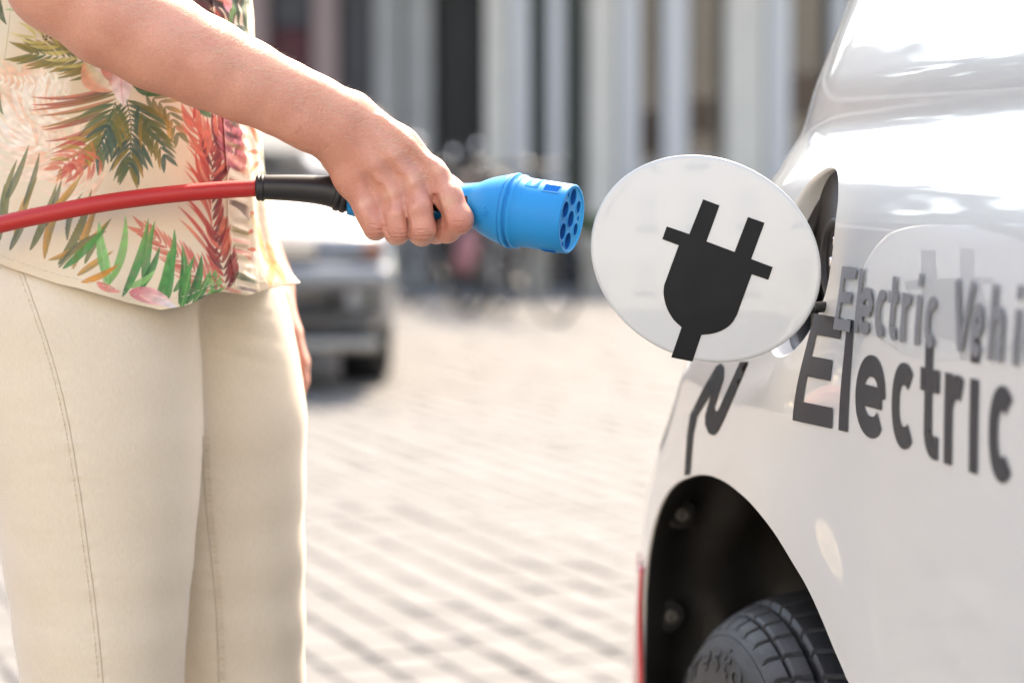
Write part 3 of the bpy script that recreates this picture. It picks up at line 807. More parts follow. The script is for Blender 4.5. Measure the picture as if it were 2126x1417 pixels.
# forearm: radius and ulna side, elbow, upper arm
fore = [((120, -42), 1.800, 37, 33, 2), ((230, 28), 1.806, 37, 34, 3), ((331, 85), 1.812, 35.3, 31.5, 4), ((430, 131), 1.818, 31.8, 27.5, 4.5), ((512, 169), 1.824, 29.4, 24, 5.5), ((590, 205), 1.830, 27.3, 20, 7.5), ((650, 233), 1.834, 26.8, 18, 8.5), ((705, 262), 1.838, 28, 17.5, 10)]
prev = None
for (c, Y, hw, rt, off) in fore:
    q = P3(*c, Y)
    if prev is not None: pd = q-prev[0]
    else: pd = P3(230, 28, 1.806)-q
    pd = pd/np.linalg.norm(pd); up_ = np.array([-pd[2], 0, pd[0]]); up_ /= np.linalg.norm(up_); 
    if up_[2] < 0: up_ = -up_
    o_ = (hw-rt)*mm; rt = rt-1.0
    cur_ = (q, q+up_*o_, q-up_*o_, rt*mm)
    if prev is not None:
        f.cone(prev[1], cur_[1], prev[3], cur_[3], .012); f.cone(prev[2], cur_[2], prev[3], cur_[3], .012); f.cone(prev[0], cur_[0], prev[3], cur_[3], .012)
    prev = cur_
# wrist bone (ulna head) and tendon line
f.cone(P3(618, 262, 1.826), P3(640, 280, 1.828), .0105, .009, .012)
f.chain([P3(640, 190, 1.822), P3(720, 228, 1.829), P3(800, 280, 1.833), P3(880, 345, 1.838)], [.005, .005, .005, .004], .014)
# upper arm to the shoulder
f.chain([P3(120, -42, 1.800), P3(90, -330, 1.83), P3(80, -600, 1.86)], [.037, .040, .044], .01)
# back of the hand
W_, K_ = {}, {}
MC = {'i': ((738, 236, 1.843), (832, 304, 1.841), (884, 352, 1.841), 14.5, 13.0, 11.2),
      'm': ((722, 250, 1.842), (802, 330, 1.838), (847, 372, 1.836), 15.5, 13, 10.2),
      'r': ((704, 270, 1.843), (768, 345, 1.840), (800, 393, 1.838), 15.5, 13, 10.2),
      'p': ((690, 290, 1.845), (732, 370, 1.845), (753, 412, 1.844), 15.5, 12.8, 10)}
for c, (a, b, e, r0, r1, r2_) in MC.items():
    f.chain([P3(*a), P3(*b), P3(*e)], [r0*mm, r1*mm, r2_*mm], .010)
f.chain([P3(705, 262, 1.838), P3(760, 310, 1.843)], [.020, .018], .014)
# palm side mass, resting on top of the grip
f.chain([P3(720, 290, 1.862), P3(800, 345, 1.872), P3(880, 372, 1.872)], [.018, .018, .015], .014)
f.chain([P3(712, 320, 1.868), P3(752, 392, 1.880)], [.017, .015], .014)
# thumb, behind the grip
tb = np.full(f.n, .05, np.float32)
f.chain([P3(760, 270, 1.866), P3(850, 330, 1.884), P3(930, 398, 1.893), P3(985, 432, 1.890)], [.015, .0135, .0115, .0095], .006, tb)
# fingers: knuckle, middle joint, end joint, tip
FG = {'i': [(896, 366, 1.838, 12.0), (930, 408, 1.829, 10.6), (953, 455, 1.826, 10.2), (928, 477, 1.842, 9.3), (906, 480, 1.858, 8.8), (884, 462, 1.880, 7.8), (880, 450, 1.886, 7.2)],
      'm': [(858, 390, 1.832, 11.2), (868, 430, 1.8255, 10.3), (876, 473, 1.826, 10.1), (876, 484, 1.842, 9.0), (872, 482, 1.856, 8.6), (868, 462, 1.876, 8.0), (866, 448, 1.884, 7.2)],
      'r': [(811, 412, 1.834, 11.0), (818, 442, 1.829, 10.2), (826, 474, 1.830, 9.8), (824, 482, 1.846, 8.9), (821, 479, 1.858, 8.5), (818, 460, 1.878, 7.8), (817, 446, 1.886, 7.0)],
      'p': [(764, 432, 1.841, 10.3), (771, 448, 1.836, 9.7), (780, 468, 1.836, 9.3), (779, 474, 1.850, 8.3), (777, 470, 1.862, 7.8), (776, 454, 1.878, 7.2), (776, 444, 1.884, 6.5)]}
FF_ = np.full(f.n, .05, np.float32)
for c, L in FG.items():
    one = np.full(f.n, .05, np.float32)
    f.chain([P3(x, y, Y) for x, y, Y, r in L], [r*mm for *_, r in L], .005, one)
    h = np.clip(.0012-np.abs(FF_-one), 0, None)/.0012; FF_ = np.minimum(FF_, one)-h*h*.0012*.25
f.merge(FF_, .0050); f.merge(tb, .010)
# knuckles stand out a little, with the extensor tendons running back from them
for c, (x, y, Y, r) in {'m': (860, 379, 1.8250, 8.4), 'r': (812, 403, 1.8275, 8.0), 'p': (763, 425, 1.8350, 7.4), 'i': (905, 360, 1.8320, 7.0)}.items():
    f.cone(P3(x, y, Y), P3(x-3, y-6, Y+.001), r*mm, r*mm*.9, .011)
for a, b in [((861, 380, 1.8225), (765, 265, 1.826)), ((811, 402, 1.8250), (740, 280, 1.827)), ((762, 424, 1.8330), (718, 300, 1.831)), ((905, 352, 1.8290), (790, 245, 1.828))]:
    a = np.array(a, float); b = np.array(b, float)
    f.chain([P3(*(a*(1-t)+b*t)) for t in (0, .5, 1)], [.0026, .0022, .0016], .006)
# hollows between the knuckles
for x, y, Y in [(837, 402, 1.8180), (788, 423, 1.8225), (884, 376, 1.8190)]:
    f.cone(P3(x, y, Y), P3(x-18, y-40, Y-.0010), .0050, .0040, .013, mode='c')
for (x0, y0, x1, y1, dp) in [(791, 432, 803, 490, .0021), (841, 426, 852, 492, .0021), (903, 408, 915, 466, .0042)]:
    f.cone(P3(x0, y0, 1.8215), P3(x1, y1, 1.8195), dp*.6, dp*1.0, .0030, mode='c'); f.cone(P3(x0, y0, 1.8265), P3(x1, y1, 1.8245), dp*.5, dp, .0020, mode='c')
# gentle surface life: veins and skin folds as geometry of a fraction of a millimetre
vx = [[(690, 250), (735, 285), (760, 330), (785, 372)], [(735, 285), (790, 310), (832, 352)], [(560, 185), (640, 215), (700, 240), (760, 262), (830, 318)]]
for L in vx:
    pts = []
    for x, y in L: pts.append(P3(x, y, 1.8265 if x > 650 else 1.817))
    f.chain(pts, [.0016]*len(pts), .005)
AV, AF = f.nets(); del f, FF_, one, tb

skin = bpy.data.materials.new('skin'); skin.use_nodes = True; n_ = skin.node_tree; b_ = n_.nodes['Principled BSDF']
tc = n_.nodes.new('ShaderNodeTexCoord')
def noise(scale, detail=4, rough=.5):
    t = n_.nodes.new('ShaderNodeTexNoise'); t.inputs['Scale'].default_value = scale; t.inputs['Detail'].default_value = detail; t.inputs['Roughness'].default_value = rough
    n_.links.new(tc.outputs['Object'], t.inputs['Vector']); return t
def ramp(src, stops):
    r = n_.nodes.new('ShaderNodeValToRGB'); r.color_ramp.elements[0].position = stops[0][0]; r.color_ramp.elements[0].color = (*stops[0][1], 1)
    r.color_ramp.elements[1].position = stops[-1][0]; r.color_ramp.elements[1].color = (*stops[-1][1], 1)
    for p, c in stops[1:-1]:
        e = r.color_ramp.elements.new(p); e.color = (*c, 1)
    n_.links.new(src, r.inputs[0]); return r
def mixc(fac, a, b, mode='MIX', f=None):
    m_ = n_.nodes.new('ShaderNodeMixRGB'); m_.blend_type = mode
    if f is not None: m_.inputs[0].default_value = f
    else: n_.links.new(fac, m_.inputs[0])
    n_.links.new(a, m_.inputs[1]); n_.links.new(b, m_.inputs[2]); return m_
big = ramp(noise(28, 3).outputs['Fac'], [(.30, (.64, .275, .190)), (.5, (.70, .325, .230)), (.72, (.74, .355, .255))])
fine = ramp(noise(520, 4, .75).outputs['Fac'], [(.3, (.80, .76, .74)), (.7, (1, 1, 1))])
c1 = mixc(None, big.outputs[0], fine.outputs[0], 'MULTIPLY', .8)
at = n_.nodes.new('ShaderNodeAttribute'); at.attribute_name = 'flush'
rgb = n_.nodes.new('ShaderNodeRGB'); rgb.outputs[0].default_value = (.60, .20, .15, 1)
c2 = mixc(at.outputs['Fac'], c1.outputs[0], rgb.outputs[0])
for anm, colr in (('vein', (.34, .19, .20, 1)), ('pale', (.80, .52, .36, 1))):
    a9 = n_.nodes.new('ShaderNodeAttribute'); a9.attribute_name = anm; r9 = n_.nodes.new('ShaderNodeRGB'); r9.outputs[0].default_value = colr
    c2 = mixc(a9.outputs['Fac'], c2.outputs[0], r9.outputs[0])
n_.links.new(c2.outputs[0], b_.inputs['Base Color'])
b_.inputs['Roughness'].default_value = .42; b_.inputs['Subsurface Weight'].default_value = .22; b_.inputs['Subsurface Scale'].default_value = .006
b_.inputs['Subsurface Radius'].default_value = (1.0, .35, .2)
vo = n_.nodes.new('ShaderNodeTexVoronoi'); vo.inputs['Scale'].default_value = 850; n_.links.new(tc.outputs['Object'], vo.inputs['Vector'])
b1_ = n_.nodes.new('ShaderNodeBump'); b1_.inputs['Strength'].default_value = .6; b1_.inputs['Distance'].default_value = .0004; n_.links.new(vo.outputs['Distance'], b1_.inputs['Height'])
b2_ = n_.nodes.new('ShaderNodeBump'); b2_.inputs['Strength'].default_value = .38; b2_.inputs['Distance'].default_value = .0007
n_.links.new(noise(260, 5, .6).outputs['Fac'], b2_.inputs['Height']); n_.links.new(b1_.outputs[0], b2_.inputs['Normal']); 
at2 = n_.nodes.new('ShaderNodeAttribute'); at2.attribute_name = 'crease'
b3_ = n_.nodes.new('ShaderNodeBump'); b3_.inputs['Strength'].default_value = 1.0; b3_.inputs['Distance'].default_value = .0010
n_.links.new(at2.outputs['Fac'], b3_.inputs['Height']); n_.links.new(b2_.outputs[0], b3_.inputs['Normal']); n_.links.new(b3_.outputs[0], b_.inputs['Normal'])

# ---------------- left arm and hand, seen beyond the rear thigh
g = Field([-.36, 2.10, .62], [-.12, 2.34, 1.36], .0028)
LY = 2.225
g.chain([P3(250, -80, LY+.02), P3(300, 200, LY), P3(470, 420, LY), P3(556, 590, LY)], [.045, .040, .034, .024], .012)
for i_, (dx, dY, tip) in enumerate([(0, -.030, 818), (5, -.010, 832), (3, .011, 824), (-4, .030, 800)]):
    g.chain([P3(556, 590, LY+dY*.5), P3(596+dx, 690, LY+dY)], [.016, .0125], .012)
for i_, (dx, dY, tip) in enumerate([(0, -.030, 818), (5, -.010, 832), (3, .011, 824), (-4, .030, 800)]):
    g.chain([P3(596+dx, 690, LY+dY), P3(616+dx, 752, LY+dY), P3(617+dx, 790, LY+dY*.9), P3(609+dx, tip, LY+dY*.8)], [.0115, .0100, .0092, .0075], .003)
g.chain([P3(570, 620, LY-.03), P3(578, 690, LY-.050), P3(590, 740, LY-.055), P3(596, 775, LY-.05)], [.014, .011, .0098, .008], .007)
LV, LF = g.nets(); del g

# ---------------- rest of the figure (hidden by clothes or out of frame): one coarse field
def Hh(x, y, h): return np.array([x, y, h])
cx, cy = -.318, 2.0
g = Field([cx-.32, 1.62, -.01], [cx+.38, 2.40, 1.78], .009)
k5 = .05
g.chain([Hh(cx-.02, 2.0, .94), Hh(cx-.01, 2.0, 1.08), Hh(cx, 2.0, 1.22), Hh(cx, 2.0, 1.34)], [.080, .078, .092, .082], k5)
for s_ in (-1, 1):
    g.chain([Hh(cx, 2.0, 1.30), Hh(cx+.02*s_, 2.0+.13*s_, 1.35)], [.075, .048], k5)
    g.chain([Hh(cx, 2.0+.04*s_, .95), Hh(cx-.01, 2.0+.045*s_, .88)], [.07, .062], .03)
g.chain([Hh(cx+.01, 2.0, 1.36), Hh(cx+.03, 2.0, 1.46)], [.05, .047], .03)
g.chain([Hh(cx+.045, 2.0, 1.58), Hh(cx+.04, 2.0, 1.615)], [.078, .083], .02)
g.chain([Hh(cx+.075, 2.0, 1.50), Hh(cx+.085, 2.0, 1.545)], [.044, .055], .02)
g.cone(Hh(cx+.132, 1.99, 1.575), Hh(cx+.146, 1.985, 1.550), .008, .011, .008)
for s_ in (-1, 1):
    g.cone(Hh(cx+.115, 2.0+.03*s_, 1.59), Hh(cx+.115, 2.0+.032*s_, 1.59), .013, .013, .006)
    g.cone(Hh(cx+.035, 2.0+.08*s_, 1.555), Hh(cx+.025, 2.0+.085*s_, 1.59), .012, .016, .006)
g.cone(Hh(cx+.128, 1.982, 1.520), Hh(cx+.128, 2.012, 1.520), .0085, .0085, .006)
g.chain([P3(80, -600, 1.86), P3(90, -330, 1.83)], [.046, .041], .03)
g.chain([Hh(cx, 1.87, 1.34), P3(80, -600, 1.87)], [.05, .048], .03)
g.chain([Hh(cx, 2.13, 1.34), P3(250, -80, LY+.02)], [.05, .045], .03)
legs = [[(-.34, 1.965, .84, .066), (-.338, 1.965, .70, .056), (-.332, 1.965, .57, .044), (-.33, 1.965, .46, .042), (-.33, 1.965, .30, .040), (-.335, 1.965, .09, .028)],
        [(-.285, 2.108, .84, .056), (-.264, 2.108, .70, .050), (-.246, 2.108, .57, .042), (-.24, 2.108, .46, .040), (-.24, 2.108, .30, .038), (-.245, 2.108, .09, .026)]]
for L in legs:
    g.chain([Hh(*q[:3]) for q in L], [q[3] for q in L], .02)
    x, y = L[-1][0], L[-1][1]
    g.chain([Hh(x-.03, y, .045), Hh(x+.08, y, .040), Hh(x+.15, y, .028)], [.034, .034, .022], .03)
BV, BF = g.nets(); del g
V = np.concatenate([AV, LV, BV]); F = np.concatenate([AF, LF+len(AV), BF+len(AV)+len(LV)])
# keep only the inside-out order right, then write flush and crease attributes
me = bpy.data.meshes.new('body'); me.vertices.add(len(V)); me.vertices.foreach_set('co', V.astype(np.float32).ravel())
me.loops.add(len(F)*4); me.loops.foreach_set('vertex_index', F.astype(np.int32).ravel()); me.polygons.add(len(F))
me.polygons.foreach_set('loop_start', np.arange(len(F), dtype=np.int32)*4); me.update(calc_edges=True); me.validate()
me.materials.append(skin); me.shade_smooth()
bodyo = link(bpy.data.objects.new('body', me), person)
PX_, PY_ = proj(V); near = (V[:, 1] < 1.93)
fl = np.zeros(len(V)); cr = np.zeros(len(V))
for x, y, r, a in [(861, 381, 22, .35), (811, 404, 20, .35), (762, 426, 18, .35), (906, 352, 24, .3), (950, 470, 34, .55), (878, 482, 26, .45), (826, 482, 26, .45), (781, 476, 24, .45), (940, 440, 30, .35), (725, 330, 60, .12)]:
    fl = np.maximum(fl, a*np.exp(-((PX_-x)**2+(PY_-y)**2)/(r*r))*near)
fl = np.maximum(fl, .35*((V[:, 1] > 2.08) & (V[:, 2] > .6) & (V[:, 2] < .9)))
fl = np.maximum(fl, .15*near*(PY_ > 330)*(PX_ > 650))
def crl(x0, y0, x1, y1, wv, amp):
    global cr
    d = np.array([x1-x0, y1-y0], float); L = np.hypot(*d); d /= L; u = (PX_-x0)*d[0]+(PY_-y0)*d[1]; v = -(PX_-x0)*d[1]+(PY_-y0)*d[0]
    cr -= amp*np.exp(-(v/wv)**2)*sstep(-4, 4, u)*(1-sstep(L-4, L+4, u))*near
r3 = random.Random(3)
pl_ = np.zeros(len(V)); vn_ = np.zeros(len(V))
for x, y, r in [(859, 373, 13), (850, 380, 12), (813, 400, 12), (803, 404, 10), (762, 419, 11), (752, 424, 9), (906, 350, 12), (930, 420, 14)]: pl_ = np.maximum(pl_, .40*np.exp(-((PX_-x)**2+(PY_-y)**2)/(r*r))*near)  # sheen on the knuckle crests painted in as paler skin colour
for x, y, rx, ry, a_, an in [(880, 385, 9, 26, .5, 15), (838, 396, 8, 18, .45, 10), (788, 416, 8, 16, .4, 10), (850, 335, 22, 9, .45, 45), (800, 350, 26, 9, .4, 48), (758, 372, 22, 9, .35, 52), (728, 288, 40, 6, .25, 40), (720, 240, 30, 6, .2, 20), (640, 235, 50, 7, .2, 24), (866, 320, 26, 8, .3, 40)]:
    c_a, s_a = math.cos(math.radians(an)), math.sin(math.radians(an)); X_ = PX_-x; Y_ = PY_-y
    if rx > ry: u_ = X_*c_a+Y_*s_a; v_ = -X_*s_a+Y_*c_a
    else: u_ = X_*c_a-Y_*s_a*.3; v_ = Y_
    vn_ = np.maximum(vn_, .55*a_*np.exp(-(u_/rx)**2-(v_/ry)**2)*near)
for cx_, cy_, w2 in [(878, 486, 20), (826, 484, 20), (781, 477, 18), (955, 470, 20)]:
    for q in range(6):
        y = cy_-10+q*4.2; crl(cx_-w2+r3.uniform(-2, 4), y+r3.uniform(-1, 1), cx_+w2+r3.uniform(-4, 2), y+r3.uniform(-2, 2), 1.0, r3.uniform(.35, .8))
for q in range(14):
    t = q/13; x = 600+90*t+r3.uniform(-6, 6); y = 195+48*t
    crl(x, y-20, x-14+r3.uniform(-5, 5), y+50+r3.uniform(-14, 14), 1.4, r3.uniform(.1, .3))
for (x0, y0, x1, y1) in [(965, 440, 978, 462), (958, 446, 974, 470), (600, 286, 640, 262), (660, 322, 700, 290)]: crl(x0, y0, x1, y1, 1.6, .22)
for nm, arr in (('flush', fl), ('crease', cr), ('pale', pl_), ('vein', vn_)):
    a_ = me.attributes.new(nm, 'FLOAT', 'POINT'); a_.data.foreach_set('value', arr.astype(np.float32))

# fine arm hairs catching the light
fa = BVHTree.FromPolygons([tuple(v) for v in AV], [tuple(map(int, q)) for q in AF])
hm = mat('arm_hair', (.75, .58, .42), .4, noise=.1)
HV = []; HF = []; r4 = random.Random(8)
for q in range(2600):
    t = r4.random(); px = 180+t*720; top_ = np.interp(px, [180, 382, 466, 559, 624, 700, 750, 815, 857, 893, 922], [-80, 0, 60, 100, 135, 175, 197, 243, 279, 311, 343])
    py = top_+2+abs(r4.gauss(0, 1))*45
    l_, n2, i_, d_ = fa.ray_cast(camv, ray(px, py).normalized())
    if l_ is None: continue
    L_ = r4.uniform(.004, .0095)*(1 if px < 800 else .6); fwd = Vector((.75, r4.uniform(-.3, .3), .15+r4.uniform(-.3, .4)))
    fwd = (fwd-n2*fwd.dot(n2)).normalized()
    p0 = l_; p1 = l_+(n2*.45+fwd*.55)*L_*.5; p2 = l_+(n2*.62+fwd*.95)*L_
    side = fwd.cross(n2)*.00007; k = len(HV)
    HV += [p0+side, p0-side, p0+n2*.00003, p1+side*.8, p1-side*.8, p1+n2*.00003, p2]
    HF += [(k, k+1, k+4, k+3), (k+1, k+2, k+5, k+4), (k+2, k, k+3, k+5), (k+3, k+4, k+6), (k+4, k+5, k+6), (k+5, k+3, k+6)]
hair_ = mesh('arm_hair', HV, HF, hm, bodyo, smooth=False); hair_['kind'] = 'stuff'
# head hair and eyes, out of frame
hc = mat('brown_hair', (.12, .07, .04), .45, noise=.3, nscale=90, bump=.4, bscale=200)
bm = bmesh.new(); bmesh.ops.create_uvsphere(bm, u_segments=32, v_segments=24, radius=1)
for v in bm.verts:
    c = v.co.copy(); v.co = Vector((cx+.028+c.x*.098, 2.0+c.y*.094, 1.615+c.z*.098))
    if c.x < .2 and c.z < 0: v.co.z -= .16*(-c.z)*min(1, .2-c.x)
    if c.x > .45 and c.z < .35: v.co.x = cx+.06
bm_obj('hair', bm, hc, bodyo)
ew = mat('eye', (.75, .73, .70), .2, noise=.05)
for s_ in (-1, 1):
    mesh('eye', *lathe((cx+.114, 2.0+.03*s_, 1.592), (1, 0, 0), [(0, .010), (.009, .009), (.0128, .005), (.0135, .001)], 16), ew, bodyo)

# ------------------------------------------------------------------ trousers
tw = bpy.data.materials.new('beige_twill'); tw.use_nodes = True; n_ = tw.node_tree; b_ = n_.nodes['Principled BSDF']; tc = n_.nodes.new('ShaderNodeTexCoord')
cl = ramp(noise(14, 3).outputs['Fac'], [(.3, (.74, .63, .485)), (.7, (.79, .68, .53))])
wv_ = n_.nodes.new('ShaderNodeTexWave'); wv_.inputs['Scale'].default_value = 330; wv_.inputs['Distortion'].default_value = .6; wv_.bands_direction = 'DIAGONAL'
n_.links.new(tc.outputs['Object'], wv_.inputs['Vector'])
wr = ramp(wv_.outputs['Fac'], [(0, (.93, .93, .93)), (1, (1, 1, 1))])
mpx = n_.nodes.new('ShaderNodeMapping'); mpx.inputs['Scale'].default_value = (900, 900, 240); n_.links.new(tc.outputs['Object'], mpx.inputs['Vector'])
tx = n_.nodes.new('ShaderNodeTexNoise'); tx.inputs['Scale'].default_value = 1.0; tx.inputs['Detail'].default_value = 3; n_.links.new(mpx.outputs[0], tx.inputs['Vector'])
xr = ramp(tx.outputs['Fac'], [(.3, (.92, .915, .90)), (.7, (1, 1, 1))])
c0_ = mixc(None, cl.outputs[0], xr.outputs[0], 'MULTIPLY', 1.0)
c_ = mixc(None, c0_.outputs[0], wr.outputs[0], 'MULTIPLY', .7); n_.links.new(c_.outputs[0], b_.inputs['Base Color'])
b_.inputs['Roughness'].default_value = .85; b_.inputs['Sheen Weight'].default_value = .25
b1_ = n_.nodes.new('ShaderNodeBump'); b1_.inputs['Strength'].default_value = .5; b1_.inputs['Distance'].default_value = .0002
n_.links.new(noise(1100, 2).outputs['Fac'], b1_.inputs['Height'])
mp = n_.nodes.new('ShaderNodeMapping'); mp.inputs['Scale'].default_value = (5, 5, 26); n_.links.new(tc.outputs['Object'], mp.inputs['Vector'])
t9 = n_.nodes.new('ShaderNodeTexNoise'); t9.inputs['Scale'].default_value = 1.6; t9.inputs['Detail'].default_value = 3; n_.links.new(mp.outputs[0], t9.inputs['Vector'])
b2_ = n_.nodes.new('ShaderNodeBump'); b2_.inputs['Strength'].default_value = .25; b2_.inputs['Distance'].default_value = .001
n_.links.new(t9.outputs['Fac'], b2_.inputs['Height']); n_.links.new(b1_.outputs[0], b2_.inputs['Normal']); n_.links.new(b2_.outputs[0], b_.inputs['Normal'])
g = Field([-.52, 1.80, .07], [-.12, 2.26, 1.0], .0038)
YN, YR = 1.960, 2.088
near_leg = [(190, 540, 76), (174, 600, 89), (160, 660, 94.5), (175, 780, 92.5), (190, 900, 88.5), (200, 1020, 81.5), (204, 1150, 75.5), (208, 1290, 69), (213, 1417, 64), (222, 1650, 57), (225, 1900, 56), (222, 2200, 50), (218, 2560, 37)]
rear_leg = [(342, 560, 92), (365, 640, 91), (388, 720, 90), (409, 800, 88), (429, 880, 84.5), (445, 1000, 77), (460, 1150, 70.5), (474, 1290, 65), (482, 1417, 61.5), (498, 1620, 55), (502, 1850, 54), (500, 2150, 48), (497, 2420, 37)]
sc_ = .40
def legc(tab, Y):
    pts = [P3(x, y, Y) for x, y, r in tab]; g.chain(pts, [r*mm for *_, r in tab], .012)
legc(near_leg, YN)
g2 = g.d.copy(); g.d[:] = .05; legc(rear_leg, YR); 
h = np.clip(.012-np.abs(g.d-g2), 0, None)/.012; g.d = np.minimum(g.d, g2)
g.chain([P3(185, 480, 1.99), P3(225, 440, 2.0), P3(245, 380, 2.0)], [.082, .082, .078], .02)
g.chain([P3(280, 470, 2.06), P3(285, 420, 2.04)], [.080, .078], .012)
g.chain([P3(150, 540, 2.02), P3(150, 500, 2.04)], [.082, .080], .05)
# soft drag lines
x, y, z = g.grid((slice(None), slice(None), slice(None)))
g.d = g.d + 0*(.0004*np.sin(z*95+x*40+4*np.sin(x*22))*np.exp(-((z-.80)/.09)**2)+.0004*np.sin(z*70-x*60+3*np.sin(z*31))*np.exp(-((z-.62)/.07)**2)).astype(np.float32)
TV, TF = g.nets(); del g, g2
_e = np.concatenate([TF[:, [0, 1]], TF[:, [1, 2]], TF[:, [2, 3]], TF[:, [3, 0]]])
for _ in range(10):
    s9 = np.zeros_like(TV, dtype=np.float64); c9 = np.bincount(_e[:, 0], minlength=len(TV))+np.bincount(_e[:, 1], minlength=len(TV))
    for q in range(3): s9[:, q] = np.bincount(_e[:, 0], TV[_e[:, 1], q], len(TV))+np.bincount(_e[:, 1], TV[_e[:, 0], q], len(TV))
    TV = TV*.3+.7*s9/np.maximum(c9, 1)[:, None]
_px, _py = proj(TV)
_d = np.zeros(len(TV)); _fr = TV[:, 1] < 2.05
rear_ = (_px > 400) & _fr
for (x, y, an, L_, wv_2, am) in [(470, 655, 8, 90, 7, 1.1), (500, 690, 12, 90, 8, -1.0), (470, 716, 6, 80, 7, .9), (520, 745, 14, 80, 8, -.8), (450, 770, 4, 60, 7, .6), (560, 640, -10, 40, 6, .6), (500, 820, 10, 70, 9, .5), (440, 1180, -12, 60, 8, .5), (530, 1230, 10, 60, 9, -.5), (470, 1300, 5, 80, 9, .5)]:
    ca_1, sa_1 = math.cos(math.radians(an)), math.sin(math.radians(an)); u_ = (_px-x)*ca_1+(_py-y)*sa_1; v_ = -(_px-x)*sa_1+(_py-y)*ca_1
    _d += rear_*am*.0011*np.exp(-(u_/L_)**2-(v_/wv_2)**2)
for (x, y, an, L_, wv_2, am) in [(60, 880, 6, 60, 8, .6), (90, 960, -8, 70, 8, -.5), (60, 1090, 10, 60, 8, .6), (110, 1180, -4, 60, 8, .5), (100, 1300, 6, 60, 8, -.6), (330, 700, -14, 70, 9, .5), (340, 1240, 14, 60, 9, -.5), (320, 1340, 10, 60, 9, .6), (280, 1130, -8, 60, 10, .4)]:
    ca_1, sa_1 = math.cos(math.radians(an)), math.sin(math.radians(an)); u_ = (_px-x)*ca_1+(_py-y)*sa_1; v_ = -(_px-x)*sa_1+(_py-y)*ca_1
    _d += (_px < 402)*_fr*am*.0011*np.exp(-(u_/L_)**2-(v_/wv_2)**2)
for pth in ([(33, 528), (62, 605), (95, 700), (122, 790), (143, 880), (158, 970), (172, 1060), (184, 1150), (196, 1240), (206, 1330), (214, 1417)], [(421, 905), (422, 965), (429, 1060), (438, 1150), (447, 1240), (452, 1330), (455, 1416)]):
    pa_ = np.array(pth, float); sx_ = np.interp(_py, pa_[:, 1], pa_[:, 0]); q_ = (_px-sx_)
    _d += _fr*(_py > pa_[0, 1])*(.0006*np.sin(_py/6.5+2*np.sin(_py/31))*np.exp(-(np.abs(q_)/22)**2) - .0005*np.exp(-(q_/5)**2))
TV = TV+np.stack([0*_d, -_d, .25*_d], 1)
tro = mesh('trousers', TV, TF, tw, person)
tb_ = BVHTree.FromPolygons([tuple(v) for v in TV], [tuple(map(int, q)) for q in TF])
def cast(tree, px, py, off=0.0):
    l_, n2, i_, d_ = tree.ray_cast(camv, ray(px, py).normalized())
    if l_ is None: return None
    if n2.dot(ray(px, py)) > 0: n2 = -n2
    return l_+n2*off
seamm = mat('seam_fold', (.58, .49, .37), .9, noise=.1); thr = mat('seam_thread', (.66, .55, .40), .8, noise=.1)
def seam(path, name='seam', st=(7,), r=.0005):
    pts = [p for p in (cast(tb_, x, y, .0001) for x, y in crom(path, 10)) if p is not None]
    mesh(name, *tube(pts, r, 6), seamm, tro)
    for dx in st:
        V = []; F = []; L = crom(path, 60); q = 0; acc_ = 0
        segs = []; last_ = L[0]; on = True; seg = [L[0]]
        for p in L[1:]:
            acc_ += math.hypot(p[0]-last_[0], p[1]-last_[1]); last_ = p; seg.append(p)
            if acc_ > (7.5 if on else 3.0):
                if on: segs.append(seg)
                seg = [p]; on = not on; acc_ = 0
        lst = []
        for sg_ in segs:
            pp = [cast(tb_, a+dx, b, .00015) for a, b in (sg_[0], sg_[-1])]
            if None in pp: continue
            lst.append(tube(pp, .00030, 4))
        if lst: mesh('stitching', *merge(lst), thr, tro)['kind'] = 'stuff'
seam([(33, 528), (62, 605), (95, 700), (122, 790), (143, 880), (158, 970), (172, 1060), (184, 1150), (196, 1240), (206, 1330), (214, 1417)], st=(-9,))
seam([(421, 905), (422, 965), (429, 1060), (438, 1150), (447, 1240), (452, 1330), (455, 1416)], st=(7, 12), r=.0006)
shoe = mat('shoe_leather', (.25, .16, .09), .4, noise=.2)
for L in legs:
    x, y = L[-1][0], L[-1][1]; bm = bmesh.new(); bmesh.ops.create_uvsphere(bm, u_segments=24, v_segments=16, radius=1)
    for v in bm.verts:
        c = v.co.copy(); wd2 = .042*(1-.25*max(0, c.x)); v.co = Vector((x+.055+c.x*.125, y+c.y*wd2, max(.004, .036+c.z*(.045 if c.x < 0 else .036))))
    bm_obj('shoe', bm, shoe, person)
# ================================================================== CHARGING PLUG AND CABLE (held in the hand)
plug = empty('charging_plug', tuple(W(960, 425, 1.85)), 'blue seven pin charging plug with black grip held in the right hand', 'charging plug')
up_v = Vector((0, 0, 1))
fcx, fcy = 1187, 455
tip = W(fcx, fcy, 1.822)
# axis of the head: down to the right, turned 20 degrees towards the viewer
a2 = math.radians(8.3); tw_ = math.radians(20.5)
r0_ = ray(fcx, fcy).normalized(); rt = Vector((1, 0, 0)); rt = (rt-r0_*rt.dot(r0_)).normalized(); upv = rt.cross(r0_).normalized()
if upv.z < 0: upv = -upv
axv = ((rt*math.cos(a2)-upv*math.sin(a2))*math.cos(tw_) - r0_*math.sin(tw_)).normalized()
R1 = .0262
def A_(d): return tip+axv*d
ux, uy = frame(axv, upv)                 # ux sideways, uy roughly up
if uy.dot(upv) < 0: ux, uy = -ux, -uy
sd = ux if ux.dot(r0_) < 0 else -ux      # side facing the viewer
